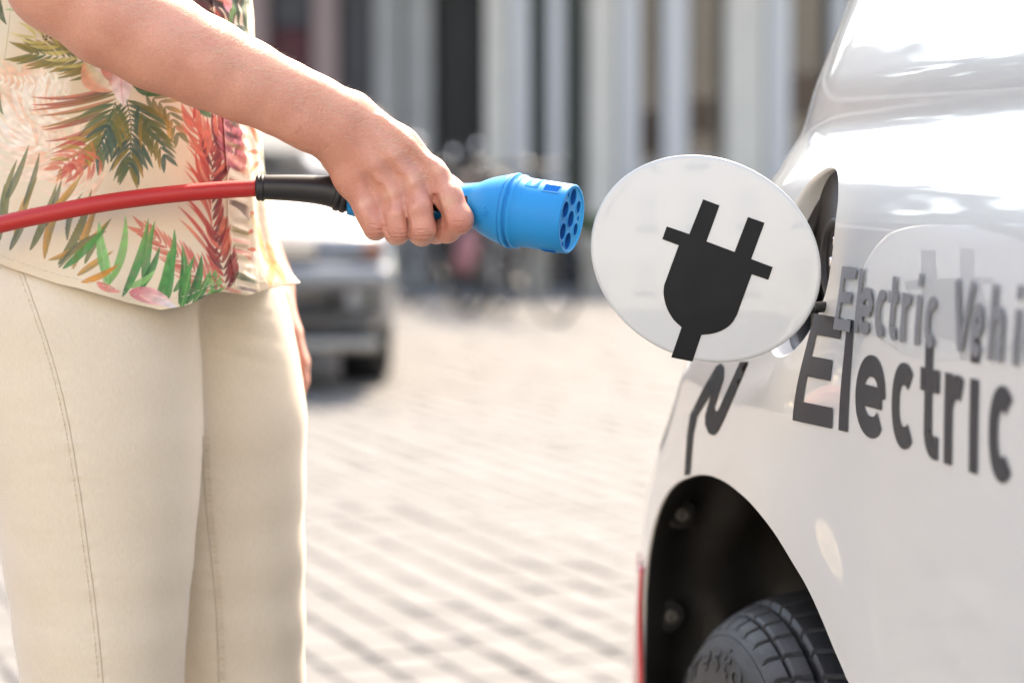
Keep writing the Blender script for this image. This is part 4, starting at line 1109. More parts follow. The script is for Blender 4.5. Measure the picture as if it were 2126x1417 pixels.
# shell of the head: bell, groove, collar, barrel
prof = [(-.093, .0150), (-.086, .0160), (-.0800, .0172), (-.0760, .0184), (-.0725, .0203), (-.0680, .0224), (-.0630, .0242), (-.0572, .0259), (-.0520, .0275), (-.0500, .0281), (-.0498, .0274), (-.0490, .0274), (-.0488, .0286), (-.0470, .0290), (-.0462, .0286), (-.0460, .0258), (-.0435, .0258), (-.0432, .0281), (-.0415, .0282), (-.0405, .0278), (-.0395, .0266), (-.030, .0264), (-.001, R1), (0, R1-.0008), (0, R1-.0022), (-.0012, R1-.0026)]
NS = 192
V, F = lathe(tip, axv, prof, NS, upv, close=False)
head = mesh('plug_head', V, F, M['blue'], plug)
# keyway windows as flat boxes, recess shade painted in darker blue, with rims, near the face: one above, one below
for ang_, ln in ((math.radians(54), .013), (math.radians(-76), .012)):
    rd = (uy*math.sin(ang_)+sd*math.cos(ang_)).normalized(); tg_ = axv.cross(rd).normalized()
    Rm = Matrix((axv, tg_, rd)).transposed()
    c = A_(-.0065-ln/2)+rd*(R1+.0002)
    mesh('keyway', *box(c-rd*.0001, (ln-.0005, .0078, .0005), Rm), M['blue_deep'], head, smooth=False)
    fr = []
    for o_, s_ in (((-ln/2, 0), (.0008, .0090, .0005)), ((ln/2, 0), (.0008, .0090, .0005)), ((0, .0042), (ln, .0008, .0005)), ((0, -.0042), (ln, .0008, .0005))):
        fr.append(box(c+axv*o_[0]+tg_*o_[1], s_, Rm))
    bevel_obj(mesh('keyway_rim', *merge(fr), M['blue'], head, smooth=False), .0003)
rd = (uy*math.sin(math.radians(62))+sd*math.cos(math.radians(62))).normalized()
V = []; F = []
for i in range(2):
    for k in range(14):
        t = math.radians(50+k*2.6); r_ = (uy*math.sin(t)+sd*math.cos(t)); V.append(A_(-.0375 if i == 0 else -.0240)+r_*(R1+.0003))
for k in range(13): F.append((k, k+1, 14+k+1, 14+k))
o = mesh('raised_tab', V, F, M['blue'], head); m_ = o.modifiers.new('s', 'SOLIDIFY'); m_.thickness = .0005; m_.offset = 1
# face plate with seven round sockets
def fp(x, y, d=0.0): return tip+axv*d+sdx*x+uy*y
sdx = sd                                   # +x on the face points to the viewer's side
HS = [(0, 0, .0064), (.0136, .0070, .0063), (.0005, .0166, .0064), (.0136, -.0094, .0063), (.0005, -.0166, .0064), (-.0130, .0092, .0048), (-.0130, -.0078, .0048)]
fo = [((R1-.0026)*math.cos(t), (R1-.0026)*math.sin(t)) for t in np.linspace(0, 2*math.pi, 97)[:-1]]
loops = [[(x+r*math.cos(t), y+r*math.sin(t)) for t in np.linspace(0, 2*math.pi, 37)[:-1]] for x, y, r in HS]
V_, T_, _, _ = cdt(fo, loops)
pl = mesh('face_plate', [fp(x, y, -.0010) for x, y in V_], T_, M['blue'], plug, smooth=False)
for (x, y, r) in HS:
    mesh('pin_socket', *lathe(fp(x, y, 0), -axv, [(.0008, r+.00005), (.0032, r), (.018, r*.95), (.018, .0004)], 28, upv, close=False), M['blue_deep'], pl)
    mesh('socket_rim', *lathe(fp(x, y, 0), -axv, [(.0012, r+.0008), (.0004, r+.0007), (.0004, r+.0001), (.0012, r)], 28, upv, close=False), M['blue'], pl)
    mesh('contact', *lathe(fp(x, y, -.018), axv, [(0, r*.5), (.004, r*.5), (.0055, r*.35), (.006, .0002)], 16, upv), M['steel'], pl)
# little ribs between the sockets
for (x, y) in [(.0115, .0185), (.0112, -.0195), (-.0155, .0005)]:
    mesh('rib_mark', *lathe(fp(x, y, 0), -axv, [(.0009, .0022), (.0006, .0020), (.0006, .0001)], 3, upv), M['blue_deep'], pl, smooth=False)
# drip marks and moulded numbers
for d_, e_ in ((-.0610, 1.5), (-.0585, -4.5), (-.0612, -9.5), (-.0590, -12)):
    t = math.radians(e_); mesh('water_drop', *lathe(A_(d_)+(uy*math.sin(t)+sd*math.cos(t))*(.0262 if d_ < -.06 else .0270), (uy*math.sin(t)+sd*math.cos(t)), [(0, .0007), (.0004, .0006), (.0007, .0002)], 10), M['blue'], head)
# blue handle shell, grip pads: an oval section swept back from the bell
hp = [A_(-.0785), W(955, 426, 1.853), W(900, 417, 1.860), W(830, 413, 1.864), W(760, 412, 1.866), W(722, 411, 1.866)]
path = bez(hp, 10); nP = len(path)
def sweep(path, ra, rb, n=40, da=0.0, db=0.0):
    V = []; F = []; m_ = len(path)
    for i, p in enumerate(path):
        d = (path[min(i+1, m_-1)]-path[max(i-1, 0)]).normalized(); a = Vector((0, 1, 0)); a = (a-d*a.dot(d)).normalized(); b = a.cross(d)
        if b.z < 0: b = -b
        for k in range(n):
            t = 2*math.pi*k/n; c, s_ = math.cos(t), math.sin(t)
            V.append(p+a*(ra[i]*math.copysign(abs(c)**.85, c)+da)+b*(rb[i]*math.copysign(abs(s_)**.85, s_)+db))
    for i in range(m_-1):
        for k in range(n): F.append((i*n+k, i*n+(k+1) % n, (i+1)*n+(k+1) % n, (i+1)*n+k))
    F.append(tuple(range(n))); F.append(tuple(reversed([(m_-1)*n+k for k in range(n)]))); return V, F
tt = np.linspace(0, 1, nP)
ra = np.interp(tt, [0, .15, .5, 1], [.0165, .0150, .0145, .0135]); rb = np.interp(tt, [0, .15, .5, .9, 1], [.0168, .0160, .0150, .0145, .0130])
mesh('handle', *sweep(path, ra, rb), M['blue'], plug)
g0, g1 = 1, nP-2
mesh('grip_pad', *sweep(path[g0:g1], ra[g0:g1]+.0010, rb[g0:g1]*.80), M['grip'], plug)
# black sleeve with ribs, leading to the cable
c_ = [W(740, 411, 1.866), W(706, 402, 1.866), W(670, 395, 1.866), W(620, 391, 1.867), W(545, 388.5, 1.868)]
pa = bez(c_, 14); m_ = len(pa)
rr = np.interp(np.linspace(0, 1, m_), [0, .12, .16, .17, .34, .36, .40, .95, 1.0], [.0120, .0122, .0130, .0130, .0122, .0120, .0118, .0096, .0093])
mesh('sleeve', *tube(pa, list(rr), 40), M['black'], plug)
for (x, y, r1, r2_) in [(719, 405, .0124, .0143), (706, 402, .0122, .0140)]:
    p_ = W(x, y, 1.866); d = (W(700, 402, 1.866)-W(728, 411, 1.866)).normalized()
    mesh('sleeve_rib', *lathe(p_, d, [(-.0030, r1), (-.0024, r2_-.0008), (-.0012, r2_), (.0012, r2_), (.0024, r2_-.0008), (.0030, r1)], 40), M['black'], plug)
d = (W(530, 389.5, 1.868)-W(560, 389.5, 1.868)).normalized()
mesh('sleeve_collar', *lathe(W(541, 390, 1.868), d, [(-.0036, .0088), (-.0030, .0098), (-.0018, .0104), (-.0006, .0101), (0.0, .0096), (.0008, .0101), (.0020, .0100), (.0030, .0092), (.0036, .0075)], 40), M['black'], plug)
cab = [W(536, 390, 1.868), W(450, 395, 1.862), W(340, 405, 1.852), W(220, 421, 1.843), (W(110, 442, 1.838)), W(0, 466, 1.834), W(-160, 510, 1.83), W(-420, 640, 1.82), W(-800, 1100, 1.80), W(-1100, 2000, 1.85), Vector((-1.1, 1.9, .02)), Vector((-2.0, 1.6, .012)), Vector((-4.0, 2.2, .012))]
mesh('cable', *tube(bez(cab, 14), .00665, 24), M['cable'], plug)
# ================================================================== BLOUSE (print painted vertex by vertex)
def X_at(px, Y, py=400): return W(px, py, Y).x
YC = 2.0
sil_y = np.array([-1100, -700, -300, 0, 120, 265, 350, 440, 500, 540, 580, 640], float)
sil_r = np.array([300, 470, 500, 521, 531, 546, 551, 557, 566, 573, 584, 590], float)
sil_l = np.array([60, 0, -60, -75, -70, -66, -68, -92, -116, -130, -144, -160], float)
hem_x = np.array([-140, -60, 0, 60, 130, 200, 270, 330, 385, 430, 470, 500, 530, 560, 600], float)
hem_y = np.array([490, 512, 524, 535, 556, 580, 605, 628, 642, 631, 609, 604, 611, 601, 574], float)
def hem_h(phi):
    s_ = np.sin(phi); xp = 240+345*s_
    front = np.cos(phi) > -0.05
    y = np.where(front, np.interp(xp, hem_x, hem_y), 590)
    Yd = YC-.13*np.cos(phi)
    return CAM_H-(y-377)/FPX*Yd
def shirt_pt(phi, t, h_top):
    """t 0 at the hem, 1 at the top"""
    hh_ = hem_h(phi)*(1-t)+h_top*t
    pyc = 377+(CAM_H-hh_)/YC*FPX
    xr = (np.interp(pyc, sil_y, sil_r)-1063)/FPX*YC; xl = (np.interp(pyc, sil_y, sil_l)-1063)/FPX*YC
    a = (xr-xl)/2; xc = (xr+xl)/2
    b = .1285+.010*sstep(.93, .86, hh_)+.004*sstep(1.0, 1.2, hh_)
    dz = hh_-hem_h(phi)
    fl_ = np.exp(-dz/.022)
    # folds
    d = .0035*np.sin(phi*7.0+2.1)*np.exp(-dz/.06)+.0030*np.sin(phi*13+.4+6*dz)*np.exp(-dz/.045)
    d += .0026*np.sin(3.2*phi+38*hh_)*sstep(.02, .08, dz)+.0016*np.sin(11*phi-47*hh_+2*np.sin(hh_*21))*sstep(.0, .05, dz)
    d += .0011*np.sin(26*phi+16*hh_)*np.exp(-((phi-1.25)/.35)**2)
    d += fl_*(.004*np.sin(phi*5+1.0)+.021*np.exp(-((phi-1.42)/.20)**2)+.005*np.exp(-((phi-.55)/.2)**2)-.003)
    e = .94-.10*sstep(1.0, .88, hh_)*(np.sin(phi) < 0)
    cs, sn = np.cos(phi), np.sin(phi)
    x = xc+(a+d*.8)*np.sign(sn)*np.abs(sn)**e; y = YC-(b+d)*np.sign(cs)*np.abs(cs)**e
    return np.stack([x, y, hh_], -1)
def rib(P): return P
nphi = 880; phis = np.concatenate([np.linspace(-1.75, 1.75, 760), np.linspace(1.75, 2*np.pi-1.75, 60)[1:-1]])
H_TOP = CAM_H+(377+60)/FPX*2.0
nt_ = 430; ts = np.linspace(0, 1, nt_)
PHI, TT = np.meshgrid(phis, ts, indexing='ij')
PP = shirt_pt(PHI, TT, H_TOP)
flat = PP.reshape(-1, 3); SX, SY = proj(flat)
front = np.cos(PHI.ravel()) > -.15
# placket gathers
band = np.exp(-((SX-497)/16)**4)*front*(np.sin(PHI.ravel()) > 0)
gath = .0008*np.sin(flat[:, 2]*2*np.pi/.0115+1.5*np.sin(flat[:, 2]*90)+SX*.05)*band
nrm2 = np.stack([np.sin(PHI.ravel()), -np.cos(PHI.ravel()), 0*PHI.ravel()], 1)
flat = flat+nrm2*gath[:, None]

def lin(c, k=1.0): return np.array([((v/255.)**2.2)*k for v in c])
col = np.tile(lin((228, 210, 182)), (len(flat), 1))
rp = random.Random(21)
def mottle(x, y, s): return .5+.25*np.sin(x/s+1.3*np.sin(y/s*1.7))+.25*np.sin(y/s*1.3+2*np.sin(x/s*.8))
def leaf(x0, y0, x1, y1, w_, bend, c0, c1, alpha=1.0, vein=None, tipw=.75, c2=None):
    d = np.array([x1-x0, y1-y0]); L = np.hypot(*d); d = d/L; m_ = abs(bend)*L+w_+2
    xa, xb = min(x0, x1)-m_, max(x0, x1)+m_; ya, yb = min(y0, y1)-m_, max(y0, y1)+m_
    I = np.where(front & (SX > xa) & (SX < xb) & (SY > ya) & (SY < yb))[0]
    if not len(I): return
    X = SX[I]-x0; Y = SY[I]-y0; u = (X*d[0]+Y*d[1])/L; v = -X*d[1]+Y*d[0]; v = v-bend*L*4*u*(1-u)
    uu = np.clip(u, 0, 1); pr_ = w_*np.sin(np.pi*uu**tipw)**.8
    a = np.clip((pr_-np.abs(v))/1.2+.5, 0, 1)*((u > 0) & (u < 1))*alpha
    mt = mottle(SX[I]+x0, SY[I]+y0, 7.0)
    a = a*(.86+.14*mt)
    cc = lin(c0)[None]*(1-uu[:, None])+lin(c1)[None]*uu[:, None]
    if c2 is not None:
        sd_ = sstep(-.5, .5, v/(pr_+.01))[:, None]; cc = cc*(1-sd_*.8)+lin(c2)[None]*sd_*.8
    cc = cc*(.82+.30*mt[:, None])
    if vein is not None:
        vv = np.exp(-(v/1.1)**2)[:, None]*.6; cc = cc*(1-vv)+lin(vein)[None]*vv
    col[I] = col[I]*(1-a[:, None])+cc*a[:, None]
def frond(rach, n, L0, L1, a0, a1, w_, cols, sides=(1, -1), bend=.08, alpha=1.0, jit=.12, stem=None):
    R_ = np.array(crom(rach, 12)); sl2 = np.r_[0, np.cumsum(np.hypot(*np.diff(R_, axis=0).T))]; T_ = sl2/sl2[-1]
    if stem:
        for i in range(len(R_)-1): leaf(R_[i][0], R_[i][1], R_[i+1][0]+.01, R_[i+1][1]+.01, 1.6, 0, stem, stem, alpha, tipw=1)
    for i in range(n):
        t = (i+.3)/n; p = np.array([np.interp(t, T_, R_[:, k]) for k in (0, 1)]); q = np.array([np.interp(min(1, t+.05), T_, R_[:, k]) for k in (0, 1)])
        d = q-p; d /= np.hypot(*d)+1e-9
        for s_ in sides:
            an = math.radians(a0+(a1-a0)*t)*s_*(1+rp.uniform(-jit, jit)); c, s2 = math.cos(an), math.sin(an)
            e = np.array([d[0]*c-d[1]*s2, d[0]*s2+d[1]*c]); L = (L0+(L1-L0)*t)*rp.uniform(.85, 1.12)
            k = rp.choice(cols)
            leaf(p[0], p[1], p[0]+e[0]*L, p[1]+e[1]*L, w_*rp.uniform(.8, 1.2), bend*s_*rp.uniform(.4, 1.5), k[0], k[1], alpha, tipw=.8, c2=k[2] if len(k) > 2 else None)
DG = [((66, 90, 80), (88, 108, 90)), ((78, 98, 76), (112, 122, 82)), ((58, 80, 74), (82, 100, 86))]
OL = [((112, 112, 66), (150, 128, 70)), ((96, 104, 62), (176, 140, 78)), ((84, 98, 66), (128, 122, 72))]
CO = [((204, 104, 86), (220, 124, 100)), ((182, 74, 66), (205, 98, 84)), ((206, 108, 90), (222, 140, 112))]
MA = [((120, 48, 52), (178, 70, 64)), ((104, 44, 50), (150, 62, 60)), ((150, 60, 58), (190, 84, 74))]
GR = [((60, 112, 62), (96, 160, 84)), ((34, 84, 52), (58, 116, 66)), ((44, 96, 60), (120, 176, 96))]
OR = [((150, 120, 60), (206, 158, 84)), ((176, 120, 70), (214, 140, 88)), ((112, 112, 62), (196, 150, 84))]
PE = [((240, 196, 168), (244, 216, 190)), ((238, 182, 152), (246, 206, 176)), ((248, 226, 206), (246, 214, 188))]
WH = [((250, 240, 226), (250, 236, 214)), ((246, 228, 208), (250, 240, 226))]
# pale washes at the left
frond([(120, 360), (70, 260), (40, 150)], 16, 120, 60, 60, 35, 9, PE, alpha=.75)
frond([(10, 300), (60, 240), (140, 190)], 14, 90, 50, 75, 40, 6, WH, alpha=.7)
frond([(180, 420), (140, 350), (70, 300)], 14, 90, 60, 60, 35, 5, PE, alpha=.7)
frond([(150, 170), (60, 175), (0, 165)], 12, 36, 14, 70, 50, 3, WH, alpha=.75)
# upper left palm: olive and ochre leaflets
frond([(215, 140), (150, 122), (60, 110)], 12, 80, 60, 42, 16, 4.5, OL, bend=.05)
frond([(200, 130), (130, 100), (60, 70)], 6, 80, 50, 30, 12, 4, [((196, 178, 96), (220, 200, 130))], alpha=.8)
# leaflets sweeping left under the lily, olive turning coral at the tips
for i in range(13):
    y0 = 172+i*11; x0 = 250-i*3.2
    k = rp.choice([((70, 90, 66), (200, 96, 84)), ((110, 110, 64), (206, 112, 96)), ((84, 70, 62), (190, 84, 78)), ((96, 104, 66), (176, 120, 74))])
    leaf(x0, y0, 52+i*6+rp.uniform(-10, 14), y0+26+i*4.5+rp.uniform(-5, 5), 5.0, -.05+rp.uniform(-.04, .03), k[0], k[1], .95, c2=(214, 132, 104) if i % 3 == 0 else None)
# the dark palm in the middle
frond([(262, 205), (272, 262), (268, 352)], 15, 112, 46, 50, 22, 5.4, DG+DG+OL, bend=.045, stem=(48, 66, 56))
frond([(240, 212), (222, 262), (196, 330)], 11, 84, 40, 44, 26, 4.6, DG+OL, bend=.04, stem=(60, 76, 58))
frond([(285, 215), (310, 260), (345, 330)], 8, 74, 40, 34, 24, 4.6, OL+DG, bend=.04)
frond([(300, 195), (345, 225), (372, 285)], 8, 54, 30, 36, 24, 5.0, OR+OL, bend=.06, alpha=.9)
# red accents low left of the palm
frond([(190, 290), (160, 320), (120, 352)], 8, 56, 36, 50, 28, 4.6, CO+OR, bend=.08, alpha=.85)
frond([(210, 330), (170, 350), (140, 362)], 6, 40, 24, 60, 40, 3.6, CO, alpha=.85)
# lily: petals and its leaf
leaf(176, 128, 236, 190, 24, .14, (226, 218, 170), (246, 226, 206), 1, c2=(236, 152, 124))
leaf(190, 124, 252, 170, 19, -.08, (236, 160, 132), (248, 214, 196), 1, c2=(246, 236, 220))
leaf(210, 138, 262, 182, 12, .02, (222, 110, 90), (244, 190, 172), .9)
leaf(252, 142, 257, 220, 21, .03, (240, 190, 182), (250, 238, 234), 1, vein=(214, 116, 120))
leaf(228, 170, 236, 176, 8, .0, (232, 150, 130), (248, 230, 214), .8)
leaf(276, 178, 378, 202, 17, -.14, (40, 80, 50), (92, 146, 72), 1, vein=(150, 180, 120), c2=(70, 130, 64))
leaf(276, 170, 340, 196, 11, .1, (50, 92, 56), (60, 110, 58), 1, vein=(120, 150, 90))
leaf(406, 216, 450, 244, 7, .1, (36, 70, 50), (86, 140, 76), 1)
for a, b in ((92, 66), (98, 72), (90, 76), (103, 68), (105, 78), (96, 82)): leaf(a-3, b, a+3, b+.5, 2.6, 0, (92, 70, 56), (120, 92, 70), 1, tipw=1)
for a in ((97, 68), (80, 60), (104, 66)): leaf(90, 84, a[0], a[1], .8, .1, (110, 80, 60), (110, 80, 60), .9)
# coral frond in front
frond([(446, 548), (440, 470), (434, 380), (430, 300)], 14, 118, 96, 34, 20, 4.0, CO, sides=(-1,), bend=-.10)
frond([(446, 548), (442, 470), (438, 380), (440, 290)], 15, 60, 72, 26, 16, 4.4, MA, sides=(1,), bend=.06)
frond([(436, 400), (446, 330), (466, 250)], 10, 92, 58, 28, 18, 4.8, MA+CO, bend=.07, stem=(150, 60, 56))
frond([(430, 330), (412, 280), (398, 240)], 6, 64, 40, 24, 16, 4.4, CO, bend=.08)
frond([(500, 360), (480, 300), (476, 246)], 9, 60, 40, 30, 16, 4.6, [((150, 64, 74), (214, 130, 140)), ((196, 92, 96), (228, 160, 150))], bend=.05)
frond([(452, 610), (400, 560), (330, 500), (290, 472)], 14, 78, 40, 30, 18, 3.6, CO, bend=.05, alpha=.9)
frond([(470, 606), (462, 550), (452, 480)], 9, 62, 50, 32, 24, 4.6, MA+CO, bend=.06)
# lower left: ochre and olive blades leaning up
for x0, y0, x1, y1, w_, k in [(30, 500, 78, 366, 8, 1), (62, 520, 118, 380, 8, 0), (92, 538, 160, 372, 9, 1), (120, 550, 190, 392, 9, 0), (150, 560, 206, 408, 8, 1), (10, 480, 36, 330, 8, 0), (4, 430, 60, 300, 7, 2), (0, 500, 10, 380, 7, 2),
                              (48, 430, 82, 316, 6, 2), (96, 470, 128, 372, 6, 2), (176, 548, 232, 452, 7, 0), (100, 540, 220, 462, 7, 1), (122, 556, 222, 480, 7, 2), (160, 572, 236, 520, 7, 1), (70, 450, 170, 356, 6, 1), (20, 520, 66, 430, 7, 2), (140, 500, 172, 400, 6, 2)]:
    c = [((96, 104, 66), (140, 128, 72), (112, 118, 80)), ((190, 136, 66), (216, 160, 92), (150, 126, 66)), ((84, 96, 84), (116, 122, 88), (130, 126, 84))][k]
    leaf(x0, y0, x1, y1, w_, rp.uniform(-.10, .12), c[0], c[1], .95, c2=c[2])
# light green blades
leaf(228, 592, 206, 458, 11, -.04, (96, 150, 84), (136, 200, 120), .95, vein=(160, 210, 140)); leaf(226, 590, 260, 446, 9, .08, (110, 160, 80), (140, 200, 120), .95)
leaf(218, 600, 214, 500, 8, .05, (130, 180, 110), (150, 206, 130), .8); leaf(168, 586, 246, 548, 7, .06, (216, 150, 74), (196, 130, 60), 1)
# dark green blades along the hem
for x0, y0, x1, y1, w_, b_2 in [(254, 616, 308, 452, 9, .05), (300, 598, 322, 458, 9, -.04), (326, 610, 362, 474, 9, .08), (350, 620, 366, 512, 10, -.05), (372, 632, 378, 508, 9, .06), (290, 602, 332, 512, 8, .04), (334, 628, 350, 520, 10, .03),
                                (386, 632, 418, 528, 9, .08), (400, 630, 438, 560, 8, .05), (360, 606, 404, 530, 7, .05), (130, 558, 220, 470, 8, .03), (410, 620, 462, 596, 6, .1), (376, 640, 396, 560, 9, 0)]:
    c = rp.choice(GR); leaf(x0, y0, x1, y1, w_, b_2, c[0], c[1], 1, vein=(150, 190, 120) if rp.random() < .4 else None, c2=(70, 140, 78))
leaf(262, 596, 322, 560, 7, .1, (100, 160, 90), (150, 200, 120), .9)
leaf(200, 586, 250, 606, 8, .05, (220, 110, 100), (236, 150, 140), .9)
leaf(268, 606, 362, 634, 17, -.05, (214, 110, 120), (246, 206, 200), 1, vein=(226, 150, 150)); leaf(290, 612, 372, 642, 9, -.04, (240, 170, 160), (226, 232, 236), 1)
frond([(440, 628), (450, 600), (440, 570)], 8, 24, 16, 60, 40, 3.2, [((84, 160, 84), (140, 196, 110)), ((60, 120, 70), (110, 180, 100))], alpha=.9)
leaf(384, 640, 440, 628, 5, .05, (66, 70, 96), (90, 90, 110), .8); leaf(470, 596, 500, 606, 5, .1, (220, 130, 120), (230, 150, 130), .8)
# right of the placket
for x0, y0, x1, y1, c0, c1 in [(536, 300, 516, 258, (196, 96, 50), (206, 116, 60)), (540, 318, 512, 316, (206, 104, 54), (196, 90, 50)), (540, 335, 520, 360, (196, 100, 50), (216, 130, 70)), (548, 372, 540, 270, (56, 76, 56), (60, 82, 60)),
                               (546, 300, 552, 350, (50, 74, 56), (60, 90, 60)), (540, 356, 556, 366, (50, 74, 56), (60, 90, 60)), (528, 440, 516, 452, (214, 100, 80), (220, 120, 90)), (526, 480, 510, 484, (206, 90, 70), (220, 120, 90)), (532, 520, 512, 518, (210, 100, 80), (220, 120, 90))]:
    leaf(x0, y0, x1, y1, 5, .08, c0, c1, .95)
for x0, y0, x1, y1, w_ in [(520, 440, 552, 540, 5), (536, 470, 566, 560, 5), (552, 500, 560, 600, 7), (530, 520, 540, 606, 9), (560, 540, 592, 590, 8), (575, 540, 560, 598, 6)]:
    leaf(x0, y0, x1, y1, w_, rp.uniform(-.15, .15), *rp.choice([((206, 166, 96), (226, 190, 124)), ((250, 240, 220), (246, 232, 206)), ((196, 160, 92), (236, 210, 150))]), .8)
# right of and above the arm
frond([(470, -60), (440, 20), (400, 60)], 10, 90, 60, 50, 30, 9, [((60, 40, 40), (84, 52, 50)), ((50, 70, 54), (70, 96, 70)), ((92, 56, 54), (110, 70, 64))], bend=.1)
for x0, y0, x1, y1, w_, c0, c1 in [(388, -30, 462, 56, 12, (70, 44, 44), (92, 60, 56)), (400, -40, 468, 20, 10, (66, 44, 44), (56, 40, 42)), (382, -6, 440, 40, 5, (70, 100, 66), (90, 120, 80)), (470, -20, 478, 32, 10, (240, 178, 182), (228, 150, 160)), (486, 8, 478, 62, 7, (110, 150, 84), (90, 130, 70)),
                                   (494, -30, 500, 60, 4, (50, 66, 50), (70, 90, 60)), (505, -30, 514, 70, 4, (40, 60, 44), (80, 100, 70)), (488, 56, 516, 62, 7, (40, 70, 56), (60, 96, 66)), (512, -30, 518, 84, 3, (60, 80, 50), (90, 110, 70)), (460, 40, 470, 66, 4, (214, 120, 130), (230, 160, 160))]:
    leaf(x0, y0, x1, y1, w_, .05, c0, c1, 1)
leaf(-4, -10, 14, 52, 8, .1, (70, 84, 60), (90, 104, 70), 1); leaf(10, 20, 66, 40, 3, -.1, (150, 180, 120), (170, 190, 130), .8)
leaf(-6, 160, 8, 240, 8, .1, (206, 90, 90), (70, 130, 80), .9)
# seam of the side panel
leaf(4, 150, 22, 4, 1.0, .02, (190, 170, 130), (190, 170, 130), .8, tipw=1)
# weave: very slight thread variation
thread = 1+.025*np.sin(flat[:, 2]*2*np.pi/.0016)*np.sin(SX*1.3)+rng.uniform(-.02, .02, len(flat)); mu_ = col.mean(1, keepdims=True); col = np.clip(mu_+(col-mu_)*1.04, .004, .95); col *= thread[:, None]
col[~front] = lin((228, 210, 182))

shm = bpy.data.materials.new('printed_voile'); shm.use_nodes = True; n_ = shm.node_tree; b_ = n_.nodes['Principled BSDF']; tc = n_.nodes.new('ShaderNodeTexCoord')
ca_ = n_.nodes.new('ShaderNodeVertexColor'); ca_.layer_name = 'print'; n_.links.new(ca_.outputs[0], b_.inputs['Base Color'])
b_.inputs['Roughness'].default_value = .7; b_.inputs['Sheen Weight'].default_value = .15
tr = n_.nodes.new('ShaderNodeBsdfTranslucent'); n_.links.new(ca_.outputs[0], tr.inputs[0]); mx = n_.nodes.new('ShaderNodeMixShader'); mx.inputs[0].default_value = .10
n_.links.new(b_.outputs[0], mx.inputs[1]); n_.links.new(tr.outputs[0], mx.inputs[2]); n_.links.new(mx.outputs[0], n_.nodes['Material Output'].inputs[0])
b1_ = n_.nodes.new('ShaderNodeBump'); b1_.inputs['Strength'].default_value = .5; b1_.inputs['Distance'].default_value = .004
n_.links.new(noise(55, 4).outputs['Fac'], b1_.inputs['Height'])
b2_ = n_.nodes.new('ShaderNodeBump'); b2_.inputs['Strength'].default_value = .3; b2_.inputs['Distance'].default_value = .0002
n_.links.new(noise(1500, 2).outputs['Fac'], b2_.inputs['Height']); n_.links.new(b1_.outputs[0], b2_.inputs['Normal']); n_.links.new(b2_.outputs[0], b_.inputs['Normal'])
def colour_mesh(name, V, F, cols, m, parent):
    me = bpy.data.meshes.new(name); me.vertices.add(len(V)); me.vertices.foreach_set('co', np.asarray(V, np.float32).ravel())
    F = np.asarray(F, np.int32); me.loops.add(F.size); me.loops.foreach_set('vertex_index', F.ravel()); me.polygons.add(len(F))
    me.polygons.foreach_set('loop_start', np.arange(len(F), dtype=np.int32)*4); me.update(calc_edges=True); me.validate()
    a = me.color_attributes.new('print', 'FLOAT_COLOR', 'POINT'); a.data.foreach_set('color', np.concatenate([np.clip(cols, 0, 1), np.ones((len(V), 1))], 1).astype(np.float32).ravel())
    me.materials.append(m); me.shade_smooth(); return link(bpy.data.objects.new(name, me), parent)
npz = len(phis); i_, j_ = np.meshgrid(np.arange(npz), np.arange(nt_-1), indexing='ij'); i2 = (i_+1) % npz
FQ = np.stack([(i_*nt_+j_).ravel(), (i2*nt_+j_).ravel(), (i2*nt_+j_+1).ravel(), (i_*nt_+j_+1).ravel()], 1)
blouse = colour_mesh('blouse', flat, FQ, col, shm, person)
so = blouse.modifiers.new('cloth', 'SOLIDIFY'); so.thickness = .0009; so.offset = -1
# upper part of the blouse, out of frame: chest, shoulders, sleeves
ph3 = np.linspace(0, 2*np.pi, 64, endpoint=False); rows = []
top_row = shirt_pt(ph3, np.ones(64), H_TOP)
for k in range(14):
    t = k/13; q = top_row.copy(); q[:, 2] = H_TOP+(1.40-H_TOP)*t
    s_ = 1-.45*max(0, (t-.45)/.55)**1.6; wd3 = 1+.18*math.sin(math.pi*min(1, t*1.25))
    q[:, 0] = (q[:, 0]+.318)*s_-.318; q[:, 1] = (q[:, 1]-2.0)*s_*wd3+2.0; rows.append(q)
V = np.concatenate(rows); i_, j_ = np.meshgrid(np.arange(13), np.arange(64), indexing='ij'); j2 = (j_+1) % 64
FU = np.stack([(i_*64+j_).ravel(), (i_*64+j2).ravel(), ((i_+1)*64+j2).ravel(), ((i_+1)*64+j_).ravel()], 1)
colour_mesh('bodice', V, FU, np.tile(lin((228, 210, 182)), (len(V), 1))*(1-.5*(np.random.RandomState(2).rand(len(V), 1) > .7)*np.array([[.4, .1, .6]])), shm, person)
slv = mat('sleeve_voile', tuple(lin((214, 190, 150))), .8, noise=.35, nscale=22, col2=(.10, .16, .07))
mesh('sleeve', *tube([Vector((-.318, 1.86, 1.36)), W(80, -600, 1.87), W(88, -420, 1.86)], [.062, .060, .058], 24, False), slv, person)
mesh('sleeve', *tube([Vector((-.318, 2.14, 1.36)), W(250, -80, 2.22)+Vector((0, 0, .14))], [.062, .058], 24, False), slv, person)

# placket strip with its two edges and the hem stitching
sb_ = BVHTree.FromPolygons([tuple(v) for v in flat[::1]], [tuple(map(int, q)) for q in FQ[:: 1]]) if False else None
PHg = PHI; 
col3 = col.reshape(npz, nt_, 3); XX = SX.reshape(npz, nt_); fl3 = flat.reshape(npz, nt_, 3); n3 = nrm2.reshape(npz, nt_, 3)
